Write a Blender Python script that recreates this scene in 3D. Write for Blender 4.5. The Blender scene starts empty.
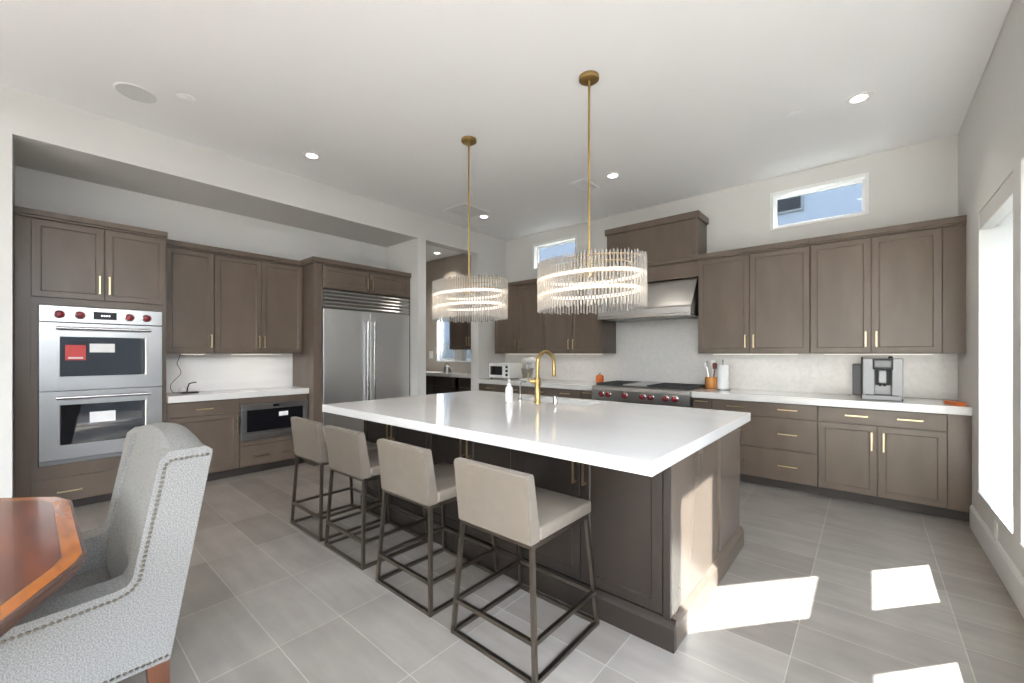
import bpy, bmesh, math, random
from mathutils import Vector, Matrix
random.seed(7)
scene = bpy.context.scene
COL = scene.collection
V = Vector

# ------------------------------------------------------------------ camera, sky, sun, exposure
cam_d = bpy.data.cameras.new('camera')
cam = bpy.data.objects.new('camera', cam_d)
COL.objects.link(cam)
cam.location = (0, 0, 1.37)
cam.rotation_euler = (math.radians(90), 0, math.radians(40.66))
cam_d.sensor_width = 36.0
cam_d.lens = 414.0 / 1024 * 36
cam_d.shift_y = 12.0 / 1024
cam_d.clip_start = 0.02
scene.camera = cam

scene.view_settings.view_transform = 'Standard'
scene.view_settings.look = 'None'
scene.view_settings.gamma = 1.0
scene.view_settings.use_curve_mapping = False
scene.view_settings.exposure = 1.53

world = bpy.data.worlds.new('sky')
scene.world = world
world.use_nodes = True
wn = world.node_tree
wn.nodes.clear()
w_out = wn.nodes.new('ShaderNodeOutputWorld')
w_bg = wn.nodes.new('ShaderNodeBackground')
w_tc = wn.nodes.new('ShaderNodeTexCoord')
w_sep = wn.nodes.new('ShaderNodeSeparateXYZ')
w_ramp = wn.nodes.new('ShaderNodeValToRGB')
w_ramp.color_ramp.elements[0].position = 0.0
w_ramp.color_ramp.elements[0].color = (0.98, 0.985, 1.0, 1)
w_ramp.color_ramp.elements[1].position = 0.7
w_ramp.color_ramp.elements[1].color = (0.70, 0.82, 1.0, 1)
wn.links.new(w_tc.outputs['Generated'], w_sep.inputs[0])
wn.links.new(w_sep.outputs['Z'], w_ramp.inputs[0])
wn.links.new(w_ramp.outputs[0], w_bg.inputs['Color'])
wn.links.new(w_bg.outputs[0], w_out.inputs['Surface'])
w_bg.inputs['Strength'].default_value = 6.6

sun_d = bpy.data.lights.new('sun', 'SUN')
sun = bpy.data.objects.new('sun', sun_d)
COL.objects.link(sun)
sun_d.energy = 42.0
sun_d.angle = math.radians(0.5)
sun_d.color = (1.0, 0.98, 0.96)
SUN_DIR = V((-1.0, -1.2, -1.05)).normalized()
sun.rotation_euler = SUN_DIR.to_track_quat('-Z', 'Y').to_euler()
sun.location = (6, 7, 8)

cy = scene.cycles
cy.max_bounces = 14
cy.diffuse_bounces = 6
cy.glossy_bounces = 5
cy.transmission_bounces = 12
cy.transparent_max_bounces = 40
cy.caustics_reflective = False
cy.caustics_refractive = False
cy.sample_clamp_indirect = 6.0

# dimensions of the room (metres)
CEIL = 3.386
XR = 0.63            # right wall
YF = 5.55            # far wall
XL = -4.92           # left wall face (header, pillar)
XB = -5.73           # back of the cabinet niche
YB = -6.0            # wall behind
NZ = 3.036           # niche and doorway head height
CT = 0.945           # worktop height
WIN_PITCH = 1.12
WIN_Y = [(3.66 - WIN_PITCH * k, 4.62 - WIN_PITCH * k) for k in range(2)]
SIDE_OPENING = (-5.3, 1.55, 2.9)      # added opening further along the right wall, lets in more daylight
SILL, HEAD, WT = 0.335, 2.42, 0.35


def portal(x, y, z, sx, sy, rot):
    d = bpy.data.lights.new('daylight_portal', 'AREA')
    d.shape = 'RECTANGLE'
    d.size, d.size_y = sx, sy
    d.cycles.is_portal = True
    o = bpy.data.objects.new('daylight_portal', d)
    COL.objects.link(o)
    o.location = (x, y, z)
    o.rotation_euler = rot


for ya, yb in WIN_Y:
    portal(XR + WT, (ya + yb) / 2, (SILL + HEAD) / 2, HEAD - SILL, yb - ya, (0, math.radians(90), 0))
portal(XR + WT, (SIDE_OPENING[0] + SIDE_OPENING[1]) / 2, SIDE_OPENING[2] / 2, SIDE_OPENING[2], SIDE_OPENING[1] - SIDE_OPENING[0], (0, math.radians(90), 0))
portal(-2.6, YB - 0.1, 1.45, 3.4, 2.8, (math.radians(90), 0, 0))


# ------------------------------------------------------------------ materials
def srgb(r, g, b):
    def c(v):
        v /= 255.0
        return v / 12.92 if v <= 0.04045 else ((v + 0.055) / 1.055) ** 2.4
    return (c(r), c(g), c(b), 1)


def mat(name, col, rough=0.5, metal=0.0, noise=None, bump=None, spec=0.5, emit=None, coat=0.0):
    """noise = (scale xyz, amount, detail): mottles the base colour; bump = (scale xyz, strength)"""
    m = bpy.data.materials.new(name)
    m.use_nodes = True
    nt = m.node_tree
    b = nt.nodes['Principled BSDF']
    b.inputs['Base Color'].default_value = (*col[:3], 1)
    b.inputs['Roughness'].default_value = rough
    b.inputs['Metallic'].default_value = metal
    b.inputs['Specular IOR Level'].default_value = spec
    b.inputs['Coat Weight'].default_value = coat
    b.inputs['Coat Roughness'].default_value = 0.06
    if emit:
        b.inputs['Emission Color'].default_value = (*emit[0][:3], 1)
        b.inputs['Emission Strength'].default_value = emit[1]

    def tex(scale, detail=4.0):
        tc = nt.nodes.new('ShaderNodeTexCoord')
        mp = nt.nodes.new('ShaderNodeMapping')
        mp.inputs['Scale'].default_value = scale
        nz = nt.nodes.new('ShaderNodeTexNoise')
        nz.inputs['Scale'].default_value = 1.0
        nz.inputs['Detail'].default_value = detail
        nt.links.new(tc.outputs['Object'], mp.inputs[0])
        nt.links.new(mp.outputs[0], nz.inputs['Vector'])
        return nz
    if noise:
        nz = tex(noise[0], noise[2] if len(noise) > 2 else 4.0)
        rp = nt.nodes.new('ShaderNodeValToRGB')
        a = noise[1]
        rp.color_ramp.elements[0].position = 0.3
        rp.color_ramp.elements[1].position = 0.7
        rp.color_ramp.elements[0].color = (*[c * (1 - a) for c in col[:3]], 1)
        rp.color_ramp.elements[1].color = (*[min(1, c * (1 + a)) for c in col[:3]], 1)
        nt.links.new(nz.outputs['Fac'], rp.inputs[0])
        nt.links.new(rp.outputs[0], b.inputs['Base Color'])
    if bump:
        nz = tex(bump[0])
        bp = nt.nodes.new('ShaderNodeBump')
        bp.inputs['Strength'].default_value = bump[1]
        bp.inputs['Distance'].default_value = 0.01
        nt.links.new(nz.outputs['Fac'], bp.inputs['Height'])
        nt.links.new(bp.outputs[0], b.inputs['Normal'])
    return m


M = {}
M['ceiling'] = mat('white_ceiling_paint', (0.87, 0.87, 0.875), 0.9)
M['wall'] = mat('warm_white_wall_paint', (0.66, 0.65, 0.625), 0.85, bump=((60, 60, 60), 0.03))
M['white'] = mat('white_gloss_paint', (0.82, 0.82, 0.81), 0.4)
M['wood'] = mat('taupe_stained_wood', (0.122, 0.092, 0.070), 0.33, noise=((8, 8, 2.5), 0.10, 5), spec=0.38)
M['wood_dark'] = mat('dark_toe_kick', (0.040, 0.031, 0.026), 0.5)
M['end_wood'] = mat('taupe_sunlit_end_panel', (0.135, 0.104, 0.082), 0.20, noise=((8, 8, 2.5), 0.08, 5), spec=0.7)  # lighter, glossier wood copy, imitates sunlight on the island end
M['island_wood'] = mat('shade_darkened_taupe_wood', (0.027, 0.0205, 0.0165), 0.36, spec=0.38, noise=((9, 9, 2.5), 0.10, 5))  # darkened copy of the taupe wood, overhang shade put into the colour
M['quartz'] = mat('white_quartz', (0.70, 0.685, 0.665), 0.09, noise=((1.6, 5, 3), 0.025, 8))
M['marble'] = mat('pale_marble_splash', (0.78, 0.77, 0.755), 0.18, noise=((1.2, 1.5, 9), 0.05, 8))
M['steel'] = mat('brushed_stainless_steel', (0.50, 0.495, 0.485), 0.28, 1.0, bump=((2, 2, 300), 0.03))
M['oven_steel'] = mat('brushed_oven_steel', (0.36, 0.355, 0.345), 0.28, 1.0)
M['fridge_steel'] = mat('satin_stainless_steel', (0.70, 0.695, 0.685), 0.34, 1.0)
M['steel_dark'] = mat('dark_steel', (0.22, 0.22, 0.22), 0.3, 1.0)
M['steel_h'] = mat('polished_steel_bar', (0.50, 0.49, 0.48), 0.2, 1.0)
M['black'] = mat('black_plastic', (0.012, 0.012, 0.013), 0.45, spec=0.3)
M['blackglass'] = mat('black_oven_glass', (0.008, 0.008, 0.010), 0.04, spec=0.8)
M['dark_pane'] = mat('dark_window_pane', (0.01, 0.012, 0.016), 0.6, spec=0.1)
M['tank'] = mat('smoked_dark_tank', (0.025, 0.026, 0.028), 0.35, spec=0.35)
M['iron'] = mat('cast_iron', (0.03, 0.03, 0.03), 0.55)
M['red'] = mat('deep_red_knob', (0.20, 0.012, 0.02), 0.25)
M['redsticker'] = mat('red_sticker', (0.52, 0.04, 0.035), 0.5)
M['paper'] = mat('white_paper', (0.82, 0.82, 0.82), 0.8)
M['brass'] = mat('brushed_brass', (0.47, 0.325, 0.13), 0.32, 1.0)
M['pull'] = mat('champagne_brass_pull', (0.62, 0.49, 0.29), 0.30, 1.0)
M['bronze'] = mat('aged_bronze_metal', (0.215, 0.185, 0.155), 0.32, 1.0)
M['leather'] = mat('taupe_leather', (0.185, 0.158, 0.129), 0.34, noise=((18, 18, 18), 0.05), bump=((140, 140, 140), 0.05))
M['fabric'] = mat('speckled_oatmeal_fabric', (0.225, 0.219, 0.208), 0.95, noise=((230, 230, 230), 0.34, 2), bump=((420, 420, 420), 0.04), spec=0.2)
M['nail'] = mat('pewter_nailhead', (0.17, 0.15, 0.12), 0.35, 1.0)
M['chairwood'] = mat('reddish_brown_leg_wood', (0.11, 0.040, 0.018), 0.35, noise=((20, 20, 3), 0.2))
M['tabledark'] = mat('mahogany_crotch_veneer', (0.12, 0.030, 0.012), 0.22, noise=((3.0, 16, 16), 0.55, 8), coat=0.15)
M['tableband'] = mat('satinwood_banding', (0.30, 0.092, 0.014), 0.2, noise=((8, 30, 30), 0.20, 6), coat=0.15)
M['tableedge'] = mat('dark_reeded_table_edge', (0.10, 0.055, 0.04), 0.25, noise=((2, 2, 60), 0.3))
M['orange'] = mat('orange_ceramic', (0.72, 0.16, 0.03), 0.35)
M['copper'] = mat('orange_wood_crock', (0.60, 0.25, 0.06), 0.35, noise=((20, 20, 4), 0.2))
M['darkred'] = mat('dark_red_handle', (0.16, 0.03, 0.02), 0.4)
M['silver'] = mat('silver_plastic', (0.30, 0.30, 0.305), 0.45, 0.2)
M['screen'] = mat('grey_screen', (0.07, 0.075, 0.08), 0.2)
M['screenlit'] = mat('lit_digits', (0.2, 0.2, 0.2), 0.3, emit=((0.8, 0.85, 0.9), 0.8))
M['grille'] = mat('painted_speaker_grille', (0.68, 0.68, 0.685), 0.8)
M['trimwhite'] = mat('white_baseboard_paint', (0.72, 0.715, 0.70), 0.45)
M['vinyl'] = mat('white_window_vinyl', (0.85, 0.85, 0.85), 0.4)
M['tan'] = mat('tan_pantry_paint', (0.47, 0.42, 0.365), 0.85)
M['stucco'] = mat('blue_grey_stucco', (0.125, 0.150, 0.190), 0.9)
M['ground'] = mat('gravel_ground', (0.20, 0.18, 0.155), 0.9)
M['fence'] = mat('grey_block_fence', (0.10, 0.115, 0.13), 0.9)
M['fan_can'] = mat('lit_downlight_lens', (0.9, 0.9, 0.9), 0.5, emit=((1.0, 0.97, 0.92), 4.0))
M['glowband'] = mat('bulb_glow_band', (0.9, 0.85, 0.75), 0.5, emit=((1.0, 0.82, 0.62), 0.95))  # glow standing in for bulb reflections in the rods
M['ledstrip'] = mat('lit_led_strip', (0.9, 0.9, 0.85), 0.5, emit=((1.0, 0.90, 0.76), 1.2))


def floor_material():
    m = bpy.data.materials.new('grey_porcelain_floor_tile')
    m.use_nodes = True
    nt = m.node_tree
    b = nt.nodes['Principled BSDF']
    tc = nt.nodes.new('ShaderNodeTexCoord')
    mp = nt.nodes.new('ShaderNodeMapping')
    mp.inputs['Location'].default_value = (0.265 + 0.608 * 20, -0.46 + 0.297 * 40, 0)
    nt.links.new(tc.outputs['Object'], mp.inputs[0])
    br = nt.nodes.new('ShaderNodeTexBrick')
    br.offset = 0.0
    br.squash = 1.0
    br.inputs['Scale'].default_value = 1.0
    br.inputs['Brick Width'].default_value = 0.608
    br.inputs['Row Height'].default_value = 0.297
    br.inputs['Mortar Size'].default_value = 0.0028
    br.inputs['Mortar Smooth'].default_value = 0.3
    br.inputs['Bias'].default_value = 0.0
    br.inputs['Color1'].default_value = (0.240, 0.213, 0.187, 1)
    br.inputs['Color2'].default_value = (0.318, 0.287, 0.256, 1)
    br.inputs['Mortar'].default_value = (0.41, 0.375, 0.338, 1)
    nt.links.new(mp.outputs[0], br.inputs['Vector'])
    mp2 = nt.nodes.new('ShaderNodeMapping')
    mp2.inputs['Scale'].default_value = (1.6, 9, 1)
    nt.links.new(tc.outputs['Object'], mp2.inputs[0])
    nz = nt.nodes.new('ShaderNodeTexNoise')
    nz.inputs['Scale'].default_value = 1.3
    nz.inputs['Detail'].default_value = 8
    nt.links.new(mp2.outputs[0], nz.inputs['Vector'])
    nz2 = nt.nodes.new('ShaderNodeTexNoise')
    nz2.inputs['Scale'].default_value = 3.5
    nz2.inputs['Detail'].default_value = 6
    nt.links.new(tc.outputs['Object'], nz2.inputs['Vector'])
    add = nt.nodes.new('ShaderNodeMath')
    add.operation = 'ADD'
    nt.links.new(nz.outputs['Fac'], add.inputs[0])
    nt.links.new(nz2.outputs['Fac'], add.inputs[1])
    mr = nt.nodes.new('ShaderNodeMapRange')
    mr.inputs['From Min'].default_value = 0.7
    mr.inputs['From Max'].default_value = 1.3
    mr.inputs['To Min'].default_value = 0.84
    mr.inputs['To Max'].default_value = 1.16
    nt.links.new(add.outputs[0], mr.inputs['Value'])
    mix = nt.nodes.new('ShaderNodeMix')
    mix.data_type = 'RGBA'
    mix.blend_type = 'MULTIPLY'
    mix.inputs['Factor'].default_value = 1.0
    nt.links.new(br.outputs['Color'], mix.inputs['A'])
    nt.links.new(mr.outputs[0], mix.inputs['B'])
    nt.links.new(mix.outputs['Result'], b.inputs['Base Color'])
    b.inputs['Roughness'].default_value = 0.32
    bp = nt.nodes.new('ShaderNodeBump')
    bp.inputs['Strength'].default_value = 0.25
    bp.inputs['Distance'].default_value = 0.003
    inv = nt.nodes.new('ShaderNodeMath')
    inv.operation = 'SUBTRACT'
    inv.inputs[0].default_value = 1.0
    nt.links.new(br.outputs['Fac'], inv.inputs[1])
    nt.links.new(inv.outputs[0], bp.inputs['Height'])
    nt.links.new(bp.outputs[0], b.inputs['Normal'])
    return m


M['floor'] = floor_material()


def mosaic_material():
    """pearly arabesque mosaic: every little tile leans its own way, so it sparkles where light grazes it"""
    m = bpy.data.materials.new('pearl_mosaic_splash')
    m.use_nodes = True
    nt = m.node_tree
    b = nt.nodes['Principled BSDF']
    tc = nt.nodes.new('ShaderNodeTexCoord')
    vo = nt.nodes.new('ShaderNodeTexVoronoi')
    vo.inputs['Scale'].default_value = 34
    nt.links.new(tc.outputs['Object'], vo.inputs['Vector'])
    rp = nt.nodes.new('ShaderNodeValToRGB')
    rp.color_ramp.elements[0].color = (0.66, 0.645, 0.62, 1)
    rp.color_ramp.elements[1].color = (0.71, 0.695, 0.67, 1)
    sep = nt.nodes.new('ShaderNodeSeparateColor')
    nt.links.new(vo.outputs['Color'], sep.inputs[0])
    nt.links.new(sep.outputs[0], rp.inputs[0])
    nt.links.new(rp.outputs[0], b.inputs['Base Color'])
    b.inputs['Roughness'].default_value = 0.16
    geo = nt.nodes.new('ShaderNodeNewGeometry')
    sub = nt.nodes.new('ShaderNodeVectorMath')
    sub.operation = 'SUBTRACT'
    sub.inputs[1].default_value = (0.5, 0.5, 0.5)
    nt.links.new(vo.outputs['Color'], sub.inputs[0])
    sc = nt.nodes.new('ShaderNodeVectorMath')
    sc.operation = 'SCALE'
    sc.inputs['Scale'].default_value = 0.05
    nt.links.new(sub.outputs[0], sc.inputs[0])
    ad = nt.nodes.new('ShaderNodeVectorMath')
    ad.operation = 'ADD'
    nt.links.new(geo.outputs['Normal'], ad.inputs[0])
    nt.links.new(sc.outputs[0], ad.inputs[1])
    nm = nt.nodes.new('ShaderNodeVectorMath')
    nm.operation = 'NORMALIZE'
    nt.links.new(ad.outputs[0], nm.inputs[0])
    nt.links.new(nm.outputs[0], b.inputs['Normal'])
    return m


M['mosaic'] = mosaic_material()


def glass_mix(name, tint, ior, rough, clear):
    m = bpy.data.materials.new(name)
    m.use_nodes = True
    nt = m.node_tree
    nt.nodes.remove(nt.nodes['Principled BSDF'])
    out = nt.nodes['Material Output']
    tr = nt.nodes.new('ShaderNodeBsdfTransparent')
    tr.inputs[0].default_value = (*tint, 1)
    gl = nt.nodes.new('ShaderNodeBsdfGlass')
    gl.inputs['Color'].default_value = (*tint, 1)
    gl.inputs['IOR'].default_value = ior
    gl.inputs['Roughness'].default_value = rough
    mx = nt.nodes.new('ShaderNodeMixShader')
    mx.inputs[0].default_value = clear
    nt.links.new(gl.outputs[0], mx.inputs[1])
    nt.links.new(tr.outputs[0], mx.inputs[2])
    nt.links.new(mx.outputs[0], out.inputs['Surface'])
    return m


def pane_glass(name, tint):
    m = bpy.data.materials.new(name)
    m.use_nodes = True
    nt = m.node_tree
    nt.nodes.remove(nt.nodes['Principled BSDF'])
    out = nt.nodes['Material Output']
    tr = nt.nodes.new('ShaderNodeBsdfTransparent')
    tr.inputs[0].default_value = (*tint, 1)
    gl = nt.nodes.new('ShaderNodeBsdfGlossy')
    gl.inputs['Roughness'].default_value = 0.0
    mx = nt.nodes.new('ShaderNodeMixShader')
    mx.inputs[0].default_value = 0.05
    nt.links.new(tr.outputs[0], mx.inputs[1])
    nt.links.new(gl.outputs[0], mx.inputs[2])
    nt.links.new(mx.outputs[0], out.inputs['Surface'])
    return m


M['crystal'] = glass_mix('clear_crystal_rod', (0.985, 0.98, 0.97), 1.45, 0.20, 0.22)
_nt = M['crystal'].node_tree            # faintly frosted rods: they catch the lamp light
_tl = _nt.nodes.new('ShaderNodeBsdfTranslucent')
_tl.inputs[0].default_value = (0.95, 0.93, 0.90, 1)
_df = _nt.nodes.new('ShaderNodeBsdfDiffuse')
_df.inputs[0].default_value = (0.95, 0.93, 0.90, 1)
_m1 = _nt.nodes.new('ShaderNodeMixShader')
_m1.inputs[0].default_value = 0.5
_m2 = _nt.nodes.new('ShaderNodeMixShader')
_m2.inputs[0].default_value = 0.26
_nt.links.new(_tl.outputs[0], _m1.inputs[1])
_nt.links.new(_df.outputs[0], _m1.inputs[2])
_nt.links.new(_nt.nodes['Mix Shader'].outputs[0], _m2.inputs[1])
_nt.links.new(_m1.outputs[0], _m2.inputs[2])
_nt.links.new(_m2.outputs[0], _nt.nodes['Material Output'].inputs['Surface'])
M['pane'] = pane_glass('window_glass', (0.97, 0.98, 0.98))
M['tinted_pane'] = pane_glass('daylight_dimming_glass', (0.53, 0.55, 0.55))  # tint added to dim the daylight coming through

# ------------------------------------------------------------------ mesh helpers
ORG = {}


class MB:
    """collects shapes; f maps (s, d, z) = (along, out of the face, up) to world"""

    def __init__(self, f=None):
        self.bm = bmesh.new()
        self.f = f or (lambda s, d, z: (s, d, z))

    def _new(self, verts, faces, bev=0.0, seg=2):
        vs = [self.bm.verts.new(self.f(*v)) for v in verts]
        fs = []
        for f in faces:
            try:
                fs.append(self.bm.faces.new([vs[i] for i in f]))
            except ValueError:
                pass
        if bev > 0:
            es = list({e for f in fs for e in f.edges if len(e.link_faces) == 2 and e.calc_face_angle(0) > 0.35 or len(e.link_faces) < 2})
            bmesh.ops.bevel(self.bm, geom=es, offset=bev, segments=seg, affect='EDGES', profile=0.5, clamp_overlap=True)
        return vs

    def box(self, s0, s1, d0, d1, z0, z1, bev=0.0, seg=2):
        v = [(s, d, z) for z in (z0, z1) for d in (d0, d1) for s in (s0, s1)]
        q = [(0, 2, 3, 1), (4, 5, 7, 6), (0, 1, 5, 4), (2, 6, 7, 3), (0, 4, 6, 2), (1, 3, 7, 5)]
        vs = [self.bm.verts.new(self.f(*p)) for p in v]
        fs = [self.bm.faces.new([vs[i] for i in f]) for f in q]
        if bev > 0:
            es = list({e for f in fs for e in f.edges})
            bmesh.ops.bevel(self.bm, geom=es, offset=bev, segments=seg, affect='EDGES', profile=0.5, clamp_overlap=True)
        return self

    def shaker(self, s0, s1, d0, z0, z1, th=0.02, rail=0.06, rec=0.006, lip=0.007):
        """framed door or drawer front with a sunk centre panel, one closed skin"""
        def ring(a, d):
            return [(s0 + a, d, z0 + a), (s1 - a, d, z0 + a), (s1 - a, d, z1 - a), (s0 + a, d, z1 - a)]
        e = 0.002
        v = ring(0, d0) + ring(0, d0 + th - e) + ring(e, d0 + th) + ring(rail, d0 + th) + ring(rail + lip, d0 + th - rec)
        f = [(3, 2, 1, 0), (16, 17, 18, 19)]
        for k in range(4):
            for i in range(4):
                j = (i + 1) % 4
                f.append((4 * k + i, 4 * k + j, 4 * k + 4 + j, 4 * k + 4 + i))
        self._new(v, f)
        return self

    def prism(self, poly, axis, a0, a1, bev=0.0, seg=2):
        """poly in the two other axes (in s,d,z order), extruded along axis"""
        def p(u, w, a):
            return {0: (a, u, w), 1: (u, a, w), 2: (u, w, a)}[axis]
        n = len(poly)
        v = [p(u, w, a0) for u, w in poly] + [p(u, w, a1) for u, w in poly]
        f = [tuple(range(n))[::-1], tuple(range(n, 2 * n))]
        for i in range(n):
            j = (i + 1) % n
            f.append((i, j, n + j, n + i))
        self._new(v, f, bev, seg)
        return self

    def tube(self, path, r, n=10, closed=False, square=False):
        if square:
            n, r = 4, r * math.sqrt(2)
        P = [V(p) for p in path]
        m = len(P)
        D = [(P[(i + 1) % m] - P[i]).normalized() for i in range(m if closed else m - 1)]
        d = D[0]
        up = V((0, 0, 1)) if abs(d.z) < 0.9 else V((1, 0, 0))
        x = d.cross(up).normalized()
        y = x.cross(d).normalized()
        ph = math.pi / 4 if square else 0
        offs = [(x * math.cos(2 * math.pi * k / n + ph) + y * math.sin(2 * math.pi * k / n + ph)) * r for k in range(n)]
        rings = []
        for i in range(m):
            if closed:
                a, b = D[i - 1], D[i]
            else:
                a, b = D[max(i - 1, 0)], D[min(i, m - 2)]
            if i == 0 and closed:
                q = D[0].rotation_difference(a)
                o_in = [q @ o for o in offs]
            else:
                o_in = offs
            t = (a + b).normalized() if (a + b).length > 1e-6 else a
            den = max(a.dot(t), 0.2)
            rings.append([P[i] + o - a * (o.dot(t) / den) for o in o_in])
            if i > 0 or not closed:
                q = a.rotation_difference(b)
                offs = [q @ o for o in offs]
        vs = [[self.bm.verts.new(self.f(*p)) for p in rg] for rg in rings]
        for i in range(m if closed else m - 1):
            A, B = vs[i], vs[(i + 1) % m]
            for k in range(n):
                j = (k + 1) % n
                self.bm.faces.new((A[k], A[j], B[j], B[k]))
        if not closed:
            self.bm.faces.new(vs[0][::-1])
            self.bm.faces.new(vs[-1])
        return self

    def lathe(self, prof, c=(0, 0, 0), n=24, sx=1.0, sy=1.0):
        rings = []
        for r, z in prof:
            if r < 1e-6:
                rings.append([self.bm.verts.new(self.f(c[0], c[1], c[2] + z))])
            else:
                rings.append([self.bm.verts.new(self.f(c[0] + sx * r * math.cos(2 * math.pi * k / n),
                                                        c[1] + sy * r * math.sin(2 * math.pi * k / n), c[2] + z)) for k in range(n)])
        for A, B in zip(rings, rings[1:]):
            for k in range(n):
                j = (k + 1) % n
                if len(A) == 1 and len(B) > 1:
                    self.bm.faces.new((A[0], B[j], B[k]))
                elif len(B) == 1 and len(A) > 1:
                    self.bm.faces.new((A[k], A[j], B[0]))
                elif len(A) > 1:
                    self.bm.faces.new((A[k], A[j], B[j], B[k]))
        for R in (rings[0], rings[-1]):
            if len(R) > 1:
                self.bm.faces.new(R)
        return self

    def dome(self, c, r, axis, n=6):
        """a small half-ball bead looking along axis"""
        ax = V(axis).normalized()
        u = ax.orthogonal().normalized()
        w = ax.cross(u)
        rings = [[self.bm.verts.new(V(c) + (u * math.cos(2 * math.pi * k / n) + w * math.sin(2 * math.pi * k / n)) * r * math.cos(t)
                                    + ax * r * 0.6 * math.sin(t)) for k in range(n)] for t in (0, 0.7)]
        top = self.bm.verts.new(V(c) + ax * r * 0.6)
        for k in range(n):
            j = (k + 1) % n
            self.bm.faces.new((rings[0][k], rings[0][j], rings[1][j], rings[1][k]))
            self.bm.faces.new((rings[1][k], rings[1][j], top))
        return self

    def build(self, name, m, parent=None, smooth=False, kind=None, label=None):
        bmesh.ops.recalc_face_normals(self.bm, faces=list(self.bm.faces))
        if parent is not None:
            bmesh.ops.translate(self.bm, verts=list(self.bm.verts), vec=-ORG[parent.name])
        me = bpy.data.meshes.new(name)
        self.bm.to_mesh(me)
        self.bm.free()
        if smooth:
            me.polygons.foreach_set('use_smooth', [True] * len(me.polygons))
            try:
                me.set_sharp_from_angle(angle=math.radians(40))
            except Exception:
                pass
        me.materials.append(M[m] if isinstance(m, str) else m)
        o = bpy.data.objects.new(name, me)
        COL.objects.link(o)
        if parent is not None:
            o.parent = parent
            ORG[o.name] = ORG[parent.name].copy()
        else:
            ORG[o.name] = V((0, 0, 0))
        if kind:
            o['kind'] = kind
        if label:
            o['label'] = label
        return o


def tag(o, label, cat, group=None):
    o['label'] = label
    o['category'] = cat
    if group:
        o['group'] = group
    return o


def thing(name, label, cat, loc=(0, 0, 0), group=None):
    o = bpy.data.objects.new(name, None)
    COL.objects.link(o)
    o.location = loc
    o.empty_display_size = 0.1
    ORG[o.name] = V(loc)
    return tag(o, label, cat, group)


def struct(name, mb, m):
    return mb.build(name, m, kind='structure')


def copy_tree(o, parent=None):
    c = o.copy()
    COL.objects.link(c)
    if parent is not None:
        c.parent = parent
        c.matrix_parent_inverse = o.matrix_parent_inverse
    for ch in list(o.children):
        copy_tree(ch, c)
    return c


def far(y):
    return lambda s, d, z: (s, y - d, z)


def left(x):
    return lambda s, d, z: (x + d, s, z)


# ------------------------------------------------------------------ room shell
struct('floor', MB().box(-9.2, XR, YB, 6.2, -0.12, 0.0), 'floor')
struct('ceiling', MB().box(-9.2, XR + WT, YB, 6.2, CEIL, CEIL + 0.15), 'ceiling')

w = MB()
w.box(XR, XR + WT, SIDE_OPENING[1], YF + 0.2, 0, SILL)
w.box(XR, XR + WT, SIDE_OPENING[1], YF + 0.2, HEAD, CEIL)
w.box(XR, XR + WT, YB, SIDE_OPENING[0], 0, CEIL)
w.box(XR, XR + WT, SIDE_OPENING[0], SIDE_OPENING[1], SIDE_OPENING[2], CEIL)
edges = [YF + 0.2] + [e for a, b in WIN_Y for e in (b, a)] + [SIDE_OPENING[1]]
for i in range(0, len(edges), 2):
    w.box(XR, XR + WT, edges[i + 1], edges[i], SILL, HEAD)
struct('wall_right', w, 'wall')

# far wall with two high windows
FW = [(-4.30, -3.43, 2.785, 3.215), (-0.853, 0.014, 2.79, 3.205)]
w = MB()
xs = [-9.2, FW[0][0], FW[0][1], FW[1][0], FW[1][1], XR]
zl, zh = 2.785, 3.21
w.box(XL - 0.18, XR, YF, YF + 0.2, 0, zl)
w.box(XL - 0.18, XR, YF, YF + 0.2, zh, CEIL)
w.box(XL - 0.18, FW[0][0], YF, YF + 0.2, zl, zh)
w.box(FW[0][1], FW[1][0], YF, YF + 0.2, zl, zh)
w.box(FW[1][1], XR, YF, YF + 0.2, zl, zh)
struct('wall_far', w, 'wall')

# left wall: solid part, header over the niche, pillar, doorway header, far end
w = MB()
w.box(XL - 0.18, XL, YB, -0.088, 0, CEIL)
w.box(XL - 0.18, XL, -0.088, 4.87, NZ, CEIL)
w.box(XL - 0.18, XL, 3.645, 3.789, 0, NZ)
w.box(XL - 0.18, XL, 4.87, YF, 0, CEIL)
struct('wall_left', w, 'wall')
w = MB()
w.box(XB - 0.15, XB, -0.238, 3.789, 0, NZ)
w.box(XB, XL - 0.18, -0.238, -0.088, 0, NZ)
w.box(XB, XL - 0.18, 3.645, 3.789, 0, NZ)
w.box(XB - 0.15, XL - 0.18, -0.238, 3.789, NZ, NZ + 0.12)
struct('wall_niche', w, 'wall')

# pantry seen through the doorway
PY = 5.69
PW = (-7.02, -5.75, 1.20, 2.30)
w = MB()
w.box(-9.2, PW[0], PY, PY + 0.15, 0, CEIL)
w.box(PW[1], XL - 0.18, PY, PY + 0.15, 0, CEIL)
w.box(PW[0], PW[1], PY, PY + 0.15, 0, PW[2])
w.box(PW[0], PW[1], PY, PY + 0.15, PW[3], CEIL)
w.box(-9.2, -9.05, 3.0, PY, 0, CEIL)
w.box(-9.05, XB - 0.15, 3.0, 3.15, 0, CEIL)
struct('wall_pantry', w, 'tan')

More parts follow.
